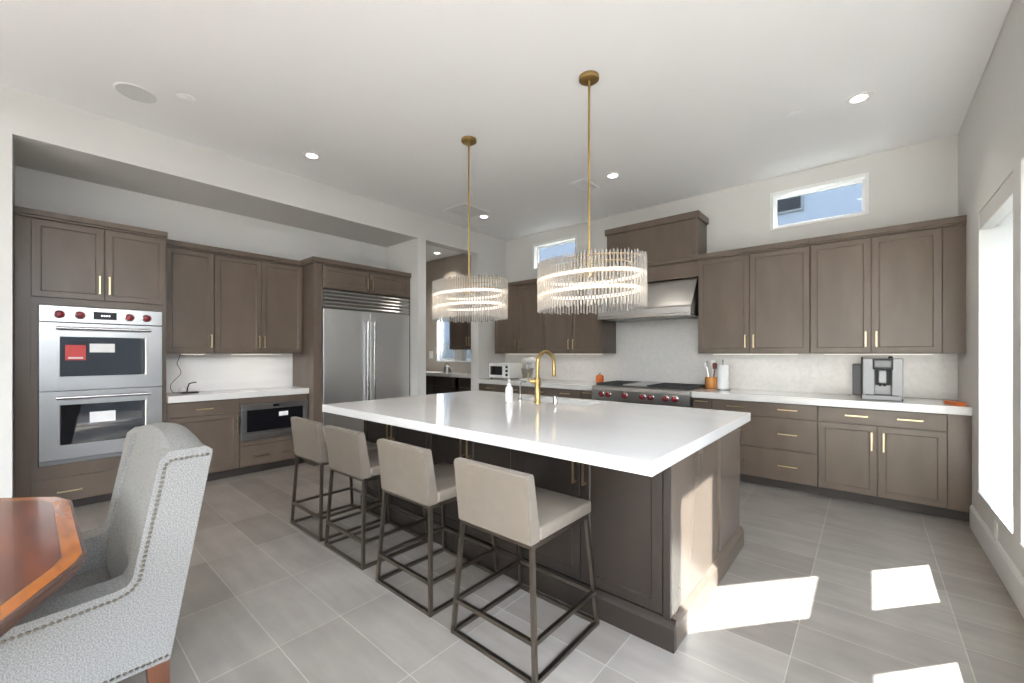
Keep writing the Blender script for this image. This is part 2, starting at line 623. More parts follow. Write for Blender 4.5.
# wall behind the room, with an added, unseen opening sized to light the room
w = MB()
w.box(XL - 0.18, -4.3, YB - 0.2, YB, 0, CEIL)
w.box(-0.9, XR + WT, YB - 0.2, YB, 0, CEIL)
w.box(-4.3, -0.9, YB - 0.2, YB, 2.85, CEIL)
struct('wall_back', w, 'wall')
dr = thing('added_back_opening', 'unseen glazed opening added behind the table to let in daylight', 'door', (-2.6, YB - 0.1, 0))
dr['kind'] = 'structure'
fr = MB()
for x in (-4.3, -3.18, -2.06, -0.94):
    fr.box(x, x + 0.04, YB - 0.14, YB - 0.08, 0.02, 2.85)
fr.box(-4.26, -0.94, YB - 0.14, YB - 0.08, 2.80, 2.85)
fr.box(-4.26, -0.94, YB - 0.14, YB - 0.08, 0.0, 0.02)
fr.build('frame', 'vinyl', dr)
MB().box(-4.26, -0.94, YB - 0.115, YB - 0.105, 0.04, 2.80).build('pane', 'tinted_pane', dr)

d2 = thing('added_side_opening', 'unseen glazed opening added along the right wall for more daylight', 'door', (XR + 0.15, -1.9, 0))  # out of view, added to brighten the room
d2['kind'] = 'structure'
fr = MB()
for k in range(6):
    y = SIDE_OPENING[0] + (SIDE_OPENING[1] - SIDE_OPENING[0] - 0.05) * k / 5
    fr.box(XR + 0.12, XR + 0.18, y, y + 0.05, 0.04, SIDE_OPENING[2] - 0.05)
fr.box(XR + 0.12, XR + 0.18, SIDE_OPENING[0], SIDE_OPENING[1], SIDE_OPENING[2] - 0.05, SIDE_OPENING[2])
fr.box(XR + 0.12, XR + 0.18, SIDE_OPENING[0], SIDE_OPENING[1], 0.0, 0.04)
fr.build('frame', 'vinyl', d2)
MB().box(XR + 0.147, XR + 0.153, SIDE_OPENING[0] + 0.01, SIDE_OPENING[1] - 0.01, 0.03, SIDE_OPENING[2] - 0.02).build('pane', 'pane', d2)

# baseboards
struct('baseboard_right', MB().prism([(XR, 0), (XR - 0.018, 0), (XR - 0.018, 0.155), (XR - 0.010, 0.175), (XR, 0.178)], 1, SIDE_OPENING[1], 4.845), 'trimwhite')
struct('baseboard_left', MB().box(XL, XL + 0.016, YB, -0.09, 0, 0.17, 0.003), 'trimwhite')

# windows in the right wall
for k, (ya, yb) in enumerate(WIN_Y):
    wd = thing('window_%d' % (k + 1), 'tall white window in the wall beside the worktop', 'window', (XR + WT, (ya + yb) / 2, SILL))
    wd['kind'] = 'structure'
    f = MB()
    x0, x1 = XR + WT - 0.075, XR + WT - 0.02
    f.box(x0, x1, ya, ya + 0.03, SILL, HEAD)
    f.box(x0, x1, yb - 0.03, yb, SILL, HEAD)
    f.box(x0, x1, ya + 0.03, yb - 0.03, SILL, SILL + 0.03)
    f.box(x0, x1, ya + 0.03, yb - 0.03, HEAD - 0.03, HEAD)
    f.box(x0, x1, ya + 0.03, yb - 0.03, 0.985, 1.195)
    f.build('frame', 'vinyl', wd)
    g = MB()
    g.box(x0 + 0.02, x0 + 0.026, ya + 0.03, yb - 0.03, SILL + 0.03, 0.985)
    g.build('pane', 'tinted_pane', wd)
    g = MB()
    g.box(x0 + 0.02, x0 + 0.026, ya + 0.03, yb - 0.03, 1.195, HEAD - 0.03)
    g.build('pane', 'tinted_pane', wd)
    MB().box(XR - 0.004, x0, ya, yb, SILL, SILL + 0.006, 0.002).build('sill', 'white', wd)

# high windows in the far wall and the pantry window
for n, (x0, x1, z0, z1), y0 in ((7, (FW[0][0], FW[0][1], 2.785, 3.21), YF), (8, (FW[1][0], FW[1][1], 2.785, 3.21), YF), (9, PW, PY)):
    wd = thing('window_%d' % n, 'white framed window in the far wall', 'window', ((x0 + x1) / 2, y0, z0))
    wd['kind'] = 'structure'
    f = MB()
    t = 0.035
    a, b = y0 - 0.012, y0 + 0.09
    f.box(x0, x0 + t, a, b, z0, z1, 0.003)
    f.box(x1 - t, x1, a, b, z0, z1, 0.003)
    f.box(x0 + t, x1 - t, a, b, z1 - t, z1, 0.003)
    f.box(x0 + t, x1 - t, a, b, z0, z0 + t * 0.7, 0.003)
    f.build('frame', 'white', wd)
    f = MB()
    a, b = y0 + 0.075, y0 + 0.125
    u = t + 0.022
    f.box(x0 + t, x0 + u, a, b, z0, z1)
    f.box(x1 - u, x1 - t, a, b, z0, z1)
    f.box(x0 + u, x1 - u, a, b, z1 - u, z1 - t)
    f.box(x0 + u, x1 - u, a, b, z0 + t * 0.7, z0 + u)
    f.build('sash', 'vinyl', wd)
    MB().box(x0 + u, x1 - u, y0 + 0.1, y0 + 0.106, z0 + u, z1 - u).build('pane', 'tinted_pane', wd)

# outside: ground, neighbouring house, block fence
struct('ground', MB().box(-40, 40, -40, 40, -0.4, -0.13), 'ground')
nh = thing('neighbouring_house', 'pale blue-grey stucco house wall outside the high far windows', 'house', (-4, 11.5, 0))
MB().box(-16, 5.0, 11.0, 13.0, -0.13, 6.0).build('wall', 'stucco', nh)
wf = MB().box(-1.60, -1.06, 10.95, 11.02, 4.50, 4.90).build('window', 'fence', nh)
MB().box(-1.55, -1.11, 10.93, 10.96, 4.55, 4.85).build('pane', 'dark_pane', wf)
struct('added_reflection_wall', MB().box(4.2, 4.4, -14, 2.6, -0.13, 2.5), 'fence')  # added out of view to darken what the ovens reflect
struct('added_sky_blocker', MB().box(4.2, 4.4, 2.6, 9, -0.13, 3.3), 'stucco')  # unseen wall, added to keep sky light off the window jamb
tag(MB().box(-16, 4.1, 8.6, 8.8, -0.13, 1.75, 0.01).build('block_fence', 'fence'), 'grey block fence outside the pantry window', 'fence')


# ------------------------------------------------------------------ cabinet building blocks
def pull(f, parent, s, z, vertical, L, d0=0.0, m='pull', r=0.005):
    o = 0.028
    if vertical:
        p = [(s, d0, z - L / 2), (s, d0 + o, z - L / 2), (s, d0 + o, z + L / 2), (s, d0, z + L / 2)]
    else:
        p = [(s - L / 2, d0, z), (s - L / 2, d0 + o, z), (s + L / 2, d0 + o, z), (s + L / 2, d0, z)]
    return MB(f).tube(p, r, square=True).build('handle', m, parent)


G = 0.0025   # gap between doors


def door(f, parent, s0, s1, z0, z1, hs=None, hz=None, L=0.15, d0=0.002, m='wood', rail=0.050):
    o = MB(f).shaker(s0 + G, s1 - G, d0, z0 + G, z1 - G, rail=rail).build('door', m, parent)
    if hs is not None:
        pull(f, o, hs, hz, True, L, d0 + 0.019)
    return o


def drawer(f, parent, s0, s1, z0, z1, hs=(), hz=None, L=0.14, d0=0.002, m='wood'):
    o = MB(f).box(s0 + G, s1 - G, d0, d0 + 0.02, z0 + G, z1 - G, 0.002).build('drawer', m, parent)
    for h in hs:
        pull(f, o, h, (z0 + z1) / 2 if hz is None else hz, False, L, d0 + 0.019)
    return o


def carcass(f, parent, s0, s1, dep, z0, z1, kick=0.0, m='wood'):
    mb = MB(f)
    mb.box(s0, s1, -dep, 0, z0, z1, 0.0015)
    o = mb.build('body', m, parent)
    if kick:
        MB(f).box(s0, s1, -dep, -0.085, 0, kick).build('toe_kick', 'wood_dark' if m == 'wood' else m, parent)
    return o


TH = 0.022   # door face stands this far in front of the carcass

# ------------------------------------------------------------------ left run (faces +x)
fL = left(-5.25 - TH)
DB = -5.25 - TH - XB - 0.004       # base depth
c = thing('oven_cabinet', 'tall taupe wood cabinet housing the double oven', 'cabinet', (-5.4, 0.40, 0))
mb = MB(fL)
mb.box(-0.084, 0.003, -DB, 0.004, 0.09, 2.50, 0.0015)
mb.box(0.003, 0.045, -DB, 0.0, 0.415, 1.785)
mb.box(0.845, 0.880, -DB, 0.004, 0.09, 2.50, 0.0015)
mb.box(0.003, 0.88, -DB, 0.0, 1.785, 2.50)
mb.box(0.003, 0.88, -DB, 0.0, 0.09, 0.415)
mb.box(0.045, 0.845, -DB, -DB + 0.02, 0.415, 1.785)
mb.build('body', 'wood', c)
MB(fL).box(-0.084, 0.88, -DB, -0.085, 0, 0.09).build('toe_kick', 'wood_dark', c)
door(fL, c, 0.005, 0.4405, 1.845, 2.495, 0.409, 1.985)
door(fL, c, 0.4405, 0.876, 1.845, 2.495, 0.472, 1.985)
drawer(fL, c, 0.008, 0.876, 0.09, 0.305, (0.225, 0.64), 0.185)
MB(fL).prism([(-DB, 2.50), (0.03, 2.50), (0.03, 2.515), (0.045, 2.52), (0.045, 2.565), (-DB, 2.565)], 0, -0.084, 0.884).build('crown_moulding', 'wood', c)

fU = left(-5.40 - TH)
DU = -5.40 - TH - XB - 0.004
ZU = 1.37


def wall_cab(f, dep, s0, s1, doors, label, zt=2.462, crown=True, loc=None, hz=1.505, crown_s=None, m='wood'):
    p = f((s0 + s1) / 2, -dep / 2, ZU)
    c = thing('wall_cabinet', label, 'cabinet', p, None)
    carcass(f, c, s0, s1, dep, ZU, zt, 0, m)
    for a, b, h in doors:
        door(f, c, a, b, ZU + 0.004, zt - 0.004, h, hz, 0.13)
    if crown:
        MB(f).prism([(-dep, zt), (0.028, zt), (0.028, zt + 0.012), (0.040, zt + 0.018), (0.040, zt + 0.068), (-dep, zt + 0.068)], 0, *(crown_s or (s0, s1))).build('crown_moulding', m, c)
    return c


wall_cab(fU, DU, 0.885, 1.3085, [(0.893, 1.3085, 1.280)], 'single-door taupe wall cabinet directly beside the oven cabinet')
wall_cab(fU, DU, 1.3095, 2.240, [(1.3095, 1.772, 1.745), (1.772, 2.236, 1.800)], 'pair-door taupe wall cabinet between single-door cabinet and refrigerator')


def base_cab(f, dep, s0, s1, label, zt=0.876, m='wood', kick=0.1, name='base_cabinet'):
    c = thing(name, label, 'cabinet', f((s0 + s1) / 2, -dep / 2, 0))
    carcass(f, c, s0, s1, dep, kick, zt, kick, m)
    return c


c = base_cab(fL, DB, 0.885, 1.5045, 'taupe base cabinet with drawer and door beside the oven cabinet')
drawer(fL, c, 0.893, 1.5045, 0.722, 0.870, (1.185,), 0.792)
door(fL, c, 0.893, 1.5045, 0.105, 0.722, 1.478, 0.590)
# cabinet that frames the microwave drawer
c = thing('base_cabinet', 'taupe base cabinet framing the built-in microwave drawer', 'cabinet', (-5.5, 1.87, 0))
mb = MB(fL)
mb.box(1.5055, 1.512, -DB, 0.0, 0.1, 0.876)
mb.box(2.232, 2.243, -DB, 0.0, 0.1, 0.876)
mb.box(1.512, 2.232, -DB, 0.018, 0.800, 0.876, 0.0015)
mb.box(1.512, 2.232, -DB, 0.0, 0.1, 0.395)
mb.box(1.512, 2.232, -DB, 0.018, 0.342, 0.395, 0.0015)
mb.build('body', 'wood', c)
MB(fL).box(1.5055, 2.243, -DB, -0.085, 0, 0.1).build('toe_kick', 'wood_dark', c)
drawer(fL, c, 1.5075, 2.240, 0.103, 0.340, (1.716, 2.04), 0.208)

# worktop and splash of the left run
tag(MB(left(-5.25)).box(0.885, 2.243, -(-5.25 - XB) + 0.012, 0.03, 0.878, CT, 0.004).build('worktop', 'quartz'),
    'short white quartz worktop between the double oven and the refrigerator', 'worktop')
o = MB().box(XB + 0.001, XB + 0.012, 0.885, 2.243, CT + 0.001, ZU - 0.002).build('trim_splash', 'marble')
o['kind'] = 'structure'

# fridge surround
fF = left(-5.10 - TH)
DF = -5.10 - TH - XB - 0.004
c = thing('refrigerator_cabinet', 'tall taupe wood surround with two small doors above the refrigerator', 'cabinet', (-5.4, 2.94, 0))
mb = MB(fF)
mb.box(2.245, 2.348, -DF, 0.02, 0.0, 2.47, 0.002)
mb.box(3.628, 3.643, -DF, 0.02, 0.0, 2.47, 0.002)
mb.box(2.348, 3.628, -DF, 0.0, 2.185, 2.47)
mb.box(2.348, 3.628, -DF, -DF + 0.015, 0.0, 2.185)
mb.build('body', 'wood', c)
door(fF, c, 2.352, 2.9875, 2.190, 2.462, 2.950, 2.30, 0.14)
door(fF, c, 2.9875, 3.625, 2.190, 2.462, 3.025, 2.30, 0.14)
MB(fF).prism([(-DF, 2.47), (0.03, 2.47), (0.03, 2.482), (0.045, 2.49), (0.045, 2.545), (-DF, 2.545)], 0, 2.225, 3.644).build('crown_moulding', 'wood', c)

# refrigerator
f = thing('refrigerator', 'wide stainless steel built-in refrigerator with louvred top grille', 'refrigerator', (-5.4, 2.99, 0))
MB(fF).box(2.352, 3.624, -DF + 0.03, -0.02, 0.02, 2.170).build('body', 'steel_dark', f)
gr = MB(fF)
gr.box(2.354, 3.622, -0.02, 0.004, 1.935, 2.170)
gr.build('grille', 'steel_dark', f)
for k in range(5):
    z = 1.942 + k * 0.046
    MB(fF).prism([(0.004, z), (0.022, z + 0.002), (0.030, z + 0.018), (0.022, z + 0.034), (0.004, z + 0.038)], 0, 2.356, 3.620).build('louvre', 'steel', f)
for a, b, h in ((2.356, 2.984, 2.937), (2.989, 3.622, 3.036)):
    dd = MB(fF).box(a, b, -0.015, 0.032, 0.13, 1.930, 0.004).build('door', 'fridge_steel', f)
    MB(fF).tube([(h, 0.03, 0.62), (h, 0.075, 0.62), (h, 0.075, 1.78), (h, 0.03, 1.78)], 0.014, n=12).build('handle', 'steel_h', dd, True)
MB(fF).box(2.356, 3.622, -0.05, 0.0, 0.02, 0.12).build('toe_kick', 'steel_dark', f)

# double oven
ov = thing('double_wall_oven', 'stainless steel double wall oven with red knobs', 'oven', (-5.4, 0.445, 0.42))
fO = left(-5.25)
MB(fO).box(0.049, 0.841, -DB + 0.03, -0.03, 0.42, 1.78).build('body', 'steel_dark', ov)
cp = MB(fO).box(0.047, 0.843, -0.03, 0.012, 1.640, 1.778, 0.003).build('control_panel', 'oven_steel', ov)
dsp = MB(fO).box(0.370, 0.520, 0.011, 0.0145, 1.675, 1.742, 0.001).build('display', 'black', cp)
dg = MB(fO)
for k, s in enumerate((0.418, 0.434, 0.450, 0.466)):
    dg.box(s, s + 0.010, 0.0145, 0.0152, 1.702, 1.716)
dg.build('clock_digits', 'screenlit', dsp)
for s in (0.163, 0.285, 0.606, 0.727):
    kn = MB(fO)
    bz = MB(lambda a, b, z, s=s: fO(s + a, z + 0.012, 1.706 + b))
    bz.lathe([(0.036, 0), (0.036, 0.004), (0.031, 0.006)], n=20)
    bz = bz.build('knob', 'steel_h', cp, True)
    kb = MB(lambda a, b, z, s=s: fO(s + a, z + 0.012, 1.706 + b))
    kb.lathe([(0.031, 0.006), (0.029, 0.030), (0.024, 0.034)], n=20)
    kb.box(-0.005, 0.005, -0.024, 0.024, 0.034, 0.042, 0.002)
    kb.build('knob_cap', 'red', bz, True)
for z0, z1, hz, wz0, wz1 in ((1.052, 1.634, 1.588, 1.160, 1.520), (0.462, 1.046, 0.990, 0.568, 0.925)):
    d = MB(fO)
    d.shaker(0.047, 0.843, -0.03, z0, z1, th=0.042, rail=0.118, rec=0.006, lip=0.010)
    d = d.build('oven_door', 'oven_steel', ov)
    MB(fO).box(0.170, 0.715, 0.004, 0.0105, wz0, wz1, 0.001).build('window_glass', 'blackglass', d)
    MB(fO).tube([(0.155, 0.010, hz), (0.155, 0.055, hz), (0.742, 0.055, hz), (0.742, 0.010, hz)], 0.014, n=12).build('handle', 'steel_h', d, True)
    if z0 > 1:
        st = MB(fO).box(0.197, 0.322, 0.0105, 0.0112, 1.312, 1.445).build('red_sticker', 'redsticker', d)
        s2 = MB(fO)
        for a, b, y0, y1 in ((0.215, 0.305, 1.325, 1.338),):
            s2.box(a, b, 0.0112, 0.0117, y0, y1)
        s2.build('sticker_text', 'paper', st)
        MB(fO).box(0.345, 0.507, 0.0105, 0.0112, 1.380, 1.458).build('white_sticker', 'paper', d)
    else:
        MB(fO).box(0.346, 0.512, 0.0105, 0.0112, 0.755, 0.850).build('white_sticker', 'paper', d)
vt = MB(fO).box(0.049, 0.841, -0.03, 0.002, 0.422, 0.458).build('vent_strip', 'steel_dark', ov)

# microwave drawer
mw = thing('microwave_drawer', 'stainless steel microwave drawer built in under the short worktop', 'microwave', (-5.4, 1.87, 0.4))
MB(fL).box(1.516, 2.228, -DB + 0.05, 0.0, 0.400, 0.795).build('body', 'steel_dark', mw)
dd = MB(fL).shaker(1.514, 2.230, 0.0, 0.398, 0.742, th=0.04, rail=0.055, rec=0.004, lip=0.005).build('drawer_front', 'steel', mw)
MB(fL).box(1.572, 2.172, 0.033, 0.041, 0.492, 0.735, 0.001).build('window_glass', 'blackglass', dd)
MB(fL).box(1.90, 2.0, 0.041, 0.0416, 0.640, 0.690).build('white_sticker', 'paper', dd)
cp = MB(fL).box(1.514, 2.230, 0.0, 0.040, 0.745, 0.798, 0.002).build('control_panel', 'steel', mw)
MB(fL).box(1.84, 1.905, 0.039, 0.042, 0.757, 0.785).build('display', 'blackglass', cp)

# ------------------------------------------------------------------ far run (faces -y)
fB = far(4.87 + TH)
DBf = YF - (4.87 + TH) - 0.004
XRR = XR - 0.002
c = base_cab(fB, DBf, -0.3585, XRR, 'taupe base cabinet with two doors under the coffee machine')
drawer(fB, c, -0.357, 0.494, 0.730, 0.872, (-0.078, 0.272), 0.806, 0.15)
door(fB, c, -0.357, 0.0665, 0.105, 0.730, 0.027, 0.590)
door(fB, c, 0.0665, 0.494, 0.105, 0.730, 0.106, 0.590)
MB(fB).box(0.496, XRR, 0.0, 0.02, 0.103, 0.874, 0.0015).build('filler_panel', 'wood', c)
c = base_cab(fB, DBf, -1.300, -0.3595, 'taupe base cabinet with three wide drawers')
for z0, z1 in ((0.730, 0.872), (0.412, 0.730), (0.103, 0.412)):
    drawer(fB, c, -1.299, -0.360, z0, z1, (-1.06, -0.60), None if z0 < 0.7 else 0.812, 0.15)
c = base_cab(fB, DBf, -1.500, -1.301, 'narrow taupe base cabinet just beside the range top')
drawer(fB, c, -1.498, -1.302, 0.730, 0.872, (-1.40,), 0.842, 0.12)
door(fB, c, -1.498, -1.302, 0.105, 0.730, rail=0.045)
c = base_cab(fB, DBf, -2.739, -1.501, 'taupe base cabinet underneath the range top', zt=0.765)
door(fB, c, -2.737, -2.12, 0.105, 0.760, -2.15, 0.62)
door(fB, c, -2.12, -1.503, 0.105, 0.760, -2.09, 0.62)
c = base_cab(fB, DBf, -2.960, -2.740, 'narrow taupe base cabinet on the pumpkin side of the range top')
drawer(fB, c, -2.958, -2.742, 0.730, 0.872, (-2.85,), 0.842, 0.12)
door(fB, c, -2.958, -2.742, 0.105, 0.730, rail=0.045)
c = base_cab(fB, DBf, -3.900, -2.961, 'taupe base cabinet behind the sink, below the pumpkin jar')
drawer(fB, c, -3.898, -2.963, 0.730, 0.872, (-3.65, -3.2), 0.81)
drawer(fB, c, -3.898, -2.963, 0.412, 0.730, (-3.65, -3.2))
drawer(fB, c, -3.898, -2.963, 0.103, 0.412, (-3.65, -3.2))
c = base_cab(fB, DBf, XL + 0.003, -3.901, 'taupe base cabinet in the corner below the toaster oven')
drawer(fB, c, XL + 0.01, -3.903, 0.730, 0.872, (-4.65, -4.15), 0.81)
door(fB, c, XL + 0.01, -4.41, 0.105, 0.730, -4.44, 0.6)
door(fB, c, -4.41, -3.903, 0.105, 0.730, -4.38, 0.6)

tag(MB(far(4.87)).box(-1.502, XRR, -(YF - 4.87) + 0.013, 0.03, 0.878, CT, 0.004).build('worktop', 'quartz'),
    'long white quartz worktop carrying the coffee machine and paper towel', 'worktop')
tag(MB(far(4.87)).box(XL + 0.003, -2.738, -(YF - 4.87) + 0.013, 0.03, 0.878, CT, 0.004).build('worktop', 'quartz'),
    'white quartz worktop carrying the toaster oven and the pumpkin jar', 'worktop')
o = MB().box(XL + 0.001, XRR, YF - 0.012, YF - 0.001, CT + 0.001, 2.2).build('trim_mosaic_splash', 'mosaic')
o['kind'] = 'structure'

fW = far(5.12 + TH)
DW = YF - (5.12 + TH) - 0.016
cab = wall_cab(fW, DW, -0.439, XRR, [(-0.438, 0.025, -0.014), (0.025, 0.489, 0.062)], 'pair-door taupe wall cabinet above the coffee machine, with filler strip')
MB(fW).box(0.491, XRR, 0.0, 0.02, ZU + 0.004, 2.458, 0.0015).build('filler_panel', 'wood', cab)
wall_cab(fW, DW, -1.514, -0.441, [(-1.512, -0.978, -1.018), (-0.978, -0.442, -0.938)], 'pair-door taupe wall cabinet beside the range hood, above the paper towel')
wall_cab(fW, DW, -3.760, -2.765, [(-3.759, -3.263, -3.303), (-3.263, -2.767, -3.223)], 'pair-door taupe wall cabinet behind the large chandelier, above the pumpkin jar')
wall_cab(fW, DW, -4.80, -3.762, [(-4.780, -4.270, -4.310), (-4.270, -3.764, -4.230)], 'pair-door taupe wall cabinet in the corner above the toaster oven')

# hood cover and hood
h = thing('hood_cover', 'tall taupe wood box boxing in the range hood duct', 'cabinet', (-2.12, 5.37, 2.29))
HX0, HX1 = -2.72, -1.535
MB().box(HX0, HX1, 5.17, YF - 0.002, 2.47, 2.99, 0.002).build('body', 'wood', h)
lower = MB().box(HX0, HX1 + 0.018, 5.16, YF - 0.014, 2.285, 2.472, 0.002).build('lower_panel', 'wood', h)
MB().prism([(5.17, 2.468), (5.145, 2.475), (5.138, 2.49), (5.138, 2.53), (5.148, 2.54), (5.17, 2.548)], 0, HX0, HX1 + 0.018).build('band_moulding', 'wood', h)
MB().box(HX0 - 0.022, HX1 + 0.022, 5.145, YF - 0.002, 2.985, 3.066, 0.003).build('crown_moulding', 'wood', h)

h = thing('range_hood', 'stainless steel sloping range hood under the wood box', 'hood', (-2.12, 5.3, 1.84))
MB().prism([(YF - 0.014, 1.845), (4.93, 1.845), (4.92, 1.85), (4.92, 1.915), (4.94, 1.935), (5.185, 2.28), (YF - 0.014, 2.28)], 0, HX0, HX1).build('canopy', 'steel', h)
MB().box(HX0 - 0.0, HX1 + 0.0, 4.905, YF - 0.02, 1.815, 1.845, 0.003).build('lip', 'steel_h', h)
for k in range(3):
    a = HX0 + 0.08 + k * 0.35
    MB().box(a, a + 0.33, 5.0, 5.4, 1.808, 1.818).build('filter', 'steel_dark', h)

# range top
r = thing('gas_cooktop', 'stainless steel range top with red knobs and black grates', 'cooktop', (-2.12, 5.1, 0.77))
RX0, RX1 = -2.735, -1.505
MB().prism([(5.48, 0.772), (4.80, 0.772), (4.785, 0.78), (4.785, 0.905), (4.80, 0.945), (4.815, 0.955), (5.48, 0.955)], 0, RX0, RX1).build('body', 'steel', r)
MB().box(RX0 + 0.02, RX1 - 0.02, 4.86, 5.46, 0.954, 0.962, 0.002).build('burner_tray', 'iron', r)
MB().box(RX0, RX1, 5.462, 5.53, 0.95, 0.985, 0.003).build('back_rail', 'steel', r)
gd = MB().box(-2.34, -2.03, 4.87, 5.44, 0.962, 0.982, 0.003).build('griddle_cover', 'steel', r)
for gx in (-2.70, -2.02, -1.77):
    w_ = 0.245 if gx > -2.1 else 0.345
    for gy in (4.87, 5.16):
        g = MB()
        g.tube([(gx, gy, 0.978), (gx + w_, gy, 0.978), (gx + w_, gy + 0.28, 0.978), (gx, gy + 0.28, 0.978)], 0.008, closed=True, square=True)
        g.box(gx, gx + w_, gy + 0.133, gy + 0.147, 0.970, 0.986)
        g.box(gx + w_ / 2 - 0.007, gx + w_ / 2 + 0.007, gy, gy + 0.28, 0.970, 0.986)
        g.build('grate', 'iron', r)
        MB().lathe([(0.05, 0), (0.05, 0.008), (0.03, 0.012), (0, 0.013)], (gx + w_ / 2, gy + 0.14, 0.957), 16).build('burner', 'black', r, True)
for kx in (-2.590, -2.495, -2.275, -2.045, -1.945, -1.770, -1.665):
    fk = lambda a, b, z, kx=kx: (kx + a, 4.786 - z, 0.850 + b)
    bz = MB(fk).lathe([(0.038, 0), (0.038, 0.005), (0.032, 0.008)], n=20).build('knob', 'steel_h', r, True)
    kb = MB(fk)
    kb.lathe([(0.031, 0.008), (0.029, 0.034), (0.024, 0.038)], n=20)
    kb.box(-0.006, 0.006, -0.028, 0.028, 0.038, 0.048, 0.002)
    kb.build('knob_cap', 'red', bz, True)

# ------------------------------------------------------------------ island
IX0, IX1, IY0, IY1 = -3.385, -0.71, 1.945, 3.295
isl = thing('kitchen_island', 'large taupe island cabinet with shade-toned front in the middle of the floor', 'island', ((IX0 + IX1) / 2, (IY0 + IY1) / 2, 0))
fI = far(IY0)
mb = MB()
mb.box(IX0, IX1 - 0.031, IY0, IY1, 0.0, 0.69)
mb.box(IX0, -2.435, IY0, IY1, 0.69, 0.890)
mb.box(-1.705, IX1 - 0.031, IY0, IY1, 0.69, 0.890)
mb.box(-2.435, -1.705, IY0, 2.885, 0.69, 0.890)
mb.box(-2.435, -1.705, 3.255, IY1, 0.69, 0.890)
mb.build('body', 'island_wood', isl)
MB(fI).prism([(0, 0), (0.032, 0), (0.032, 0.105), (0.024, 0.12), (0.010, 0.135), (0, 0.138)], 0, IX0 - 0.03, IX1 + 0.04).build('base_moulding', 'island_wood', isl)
MB().prism([(IX1, 0), (IX1 + 0.04, 0), (IX1 + 0.04, 0.105), (IX1 + 0.032, 0.12), (IX1 + 0.022, 0.135), (IX1, 0.138)], 1, IY0 + 0.001, IY1 + 0.03).build('base_moulding', 'wood', isl)  # lighter wood than the front moulding, sunlit tone put into the colour
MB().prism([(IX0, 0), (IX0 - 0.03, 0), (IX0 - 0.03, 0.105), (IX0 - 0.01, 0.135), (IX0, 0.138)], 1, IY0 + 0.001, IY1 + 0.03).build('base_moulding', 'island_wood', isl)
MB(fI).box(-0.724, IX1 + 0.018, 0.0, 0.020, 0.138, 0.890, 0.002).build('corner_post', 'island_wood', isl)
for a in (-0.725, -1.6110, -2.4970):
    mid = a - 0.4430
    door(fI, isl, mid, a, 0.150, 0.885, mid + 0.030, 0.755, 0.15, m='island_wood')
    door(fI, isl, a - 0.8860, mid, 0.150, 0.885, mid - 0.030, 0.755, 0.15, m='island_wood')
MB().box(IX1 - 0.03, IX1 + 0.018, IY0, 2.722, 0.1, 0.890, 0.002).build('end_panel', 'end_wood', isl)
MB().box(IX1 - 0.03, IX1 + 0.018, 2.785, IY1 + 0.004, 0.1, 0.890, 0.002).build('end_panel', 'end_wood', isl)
MB().box(IX1 - 0.031, IX1 - 0.024, 2.72, 2.787, 0.1, 0.890).build('groove_back', 'wood_dark', isl)


def slab_with_hole(x0, x1, y0, y1, hx0, hx1, hy0, hy1, z0, z1):
    mb = MB()
    X, Y = [x0, hx0, hx1, x1], [y0, hy0, hy1, y1]
    g = {}
    for k, z in enumerate((z0, z1)):
        for i, x in enumerate(X):
            for j, y in enumerate(Y):
                g[i, j, k] = mb.bm.verts.new((x, y, z))
    for i in range(3):
        for j in range(3):
            if (i, j) == (1, 1):
                continue
            for k in (0, 1):
                mb.bm.faces.new((g[i, j, k], g[i + 1, j, k], g[i + 1, j + 1, k], g[i, j + 1, k]))
    for k in range(3):
        for j in (0, 3):
            mb.bm.faces.new((g[k, j, 0], g[k + 1, j, 0], g[k + 1, j, 1], g[k, j, 1]))
            mb.bm.faces.new((g[j, k, 0], g[j, k + 1, 0], g[j, k + 1, 1], g[j, k, 1]))
    mb.bm.faces.new((g[1, 1, 0], g[2, 1, 0], g[2, 1, 1], g[1, 1, 1]))
    mb.bm.faces.new((g[1, 2, 0], g[2, 2, 0], g[2, 2, 1], g[1, 2, 1]))
    mb.bm.faces.new((g[1, 1, 0], g[1, 2, 0], g[1, 2, 1], g[1, 1, 1]))
    mb.bm.faces.new((g[2, 1, 0], g[2, 2, 0], g[2, 2, 1], g[2, 1, 1]))
    bmesh.ops.recalc_face_normals(mb.bm, faces=list(mb.bm.faces))
    es = [e for e in mb.bm.edges if len(e.link_faces) == 2 and e.calc_face_angle(0) > 0.5]
    bmesh.ops.bevel(mb.bm, geom=es, offset=0.004, segments=2, affect='EDGES', profile=0.5)
    return mb


SK = (-2.42, -1.72, 2.90, 3.24)
tag(slab_with_hole(-3.405, -0.63, 1.565, 3.335, *SK, 0.892, CT + 0.005).build('island_worktop', 'quartz'),
    'huge thick white quartz worktop on the island', 'worktop')
# undermount sink
sk = MB()
a, b, c_, d_ = SK
e = 0.004
t = 0.012
sk.box(a - t, b + t, c_ - t, d_ + t, 0.70, 0.712)
sk.box(a - t, a - e + 0.004, c_ - t, d_ + t, 0.712, 0.8915)
sk.box(b, b + t, c_ - t, d_ + t, 0.712, 0.8915)
sk.box(a, b, c_ - t, c_, 0.712, 0.8915)
sk.box(a, b, d_, d_ + t, 0.712, 0.8915)
tag(sk.build('sink', 'steel'), 'stainless steel basin let into the island worktop behind the brass faucet', 'sink')

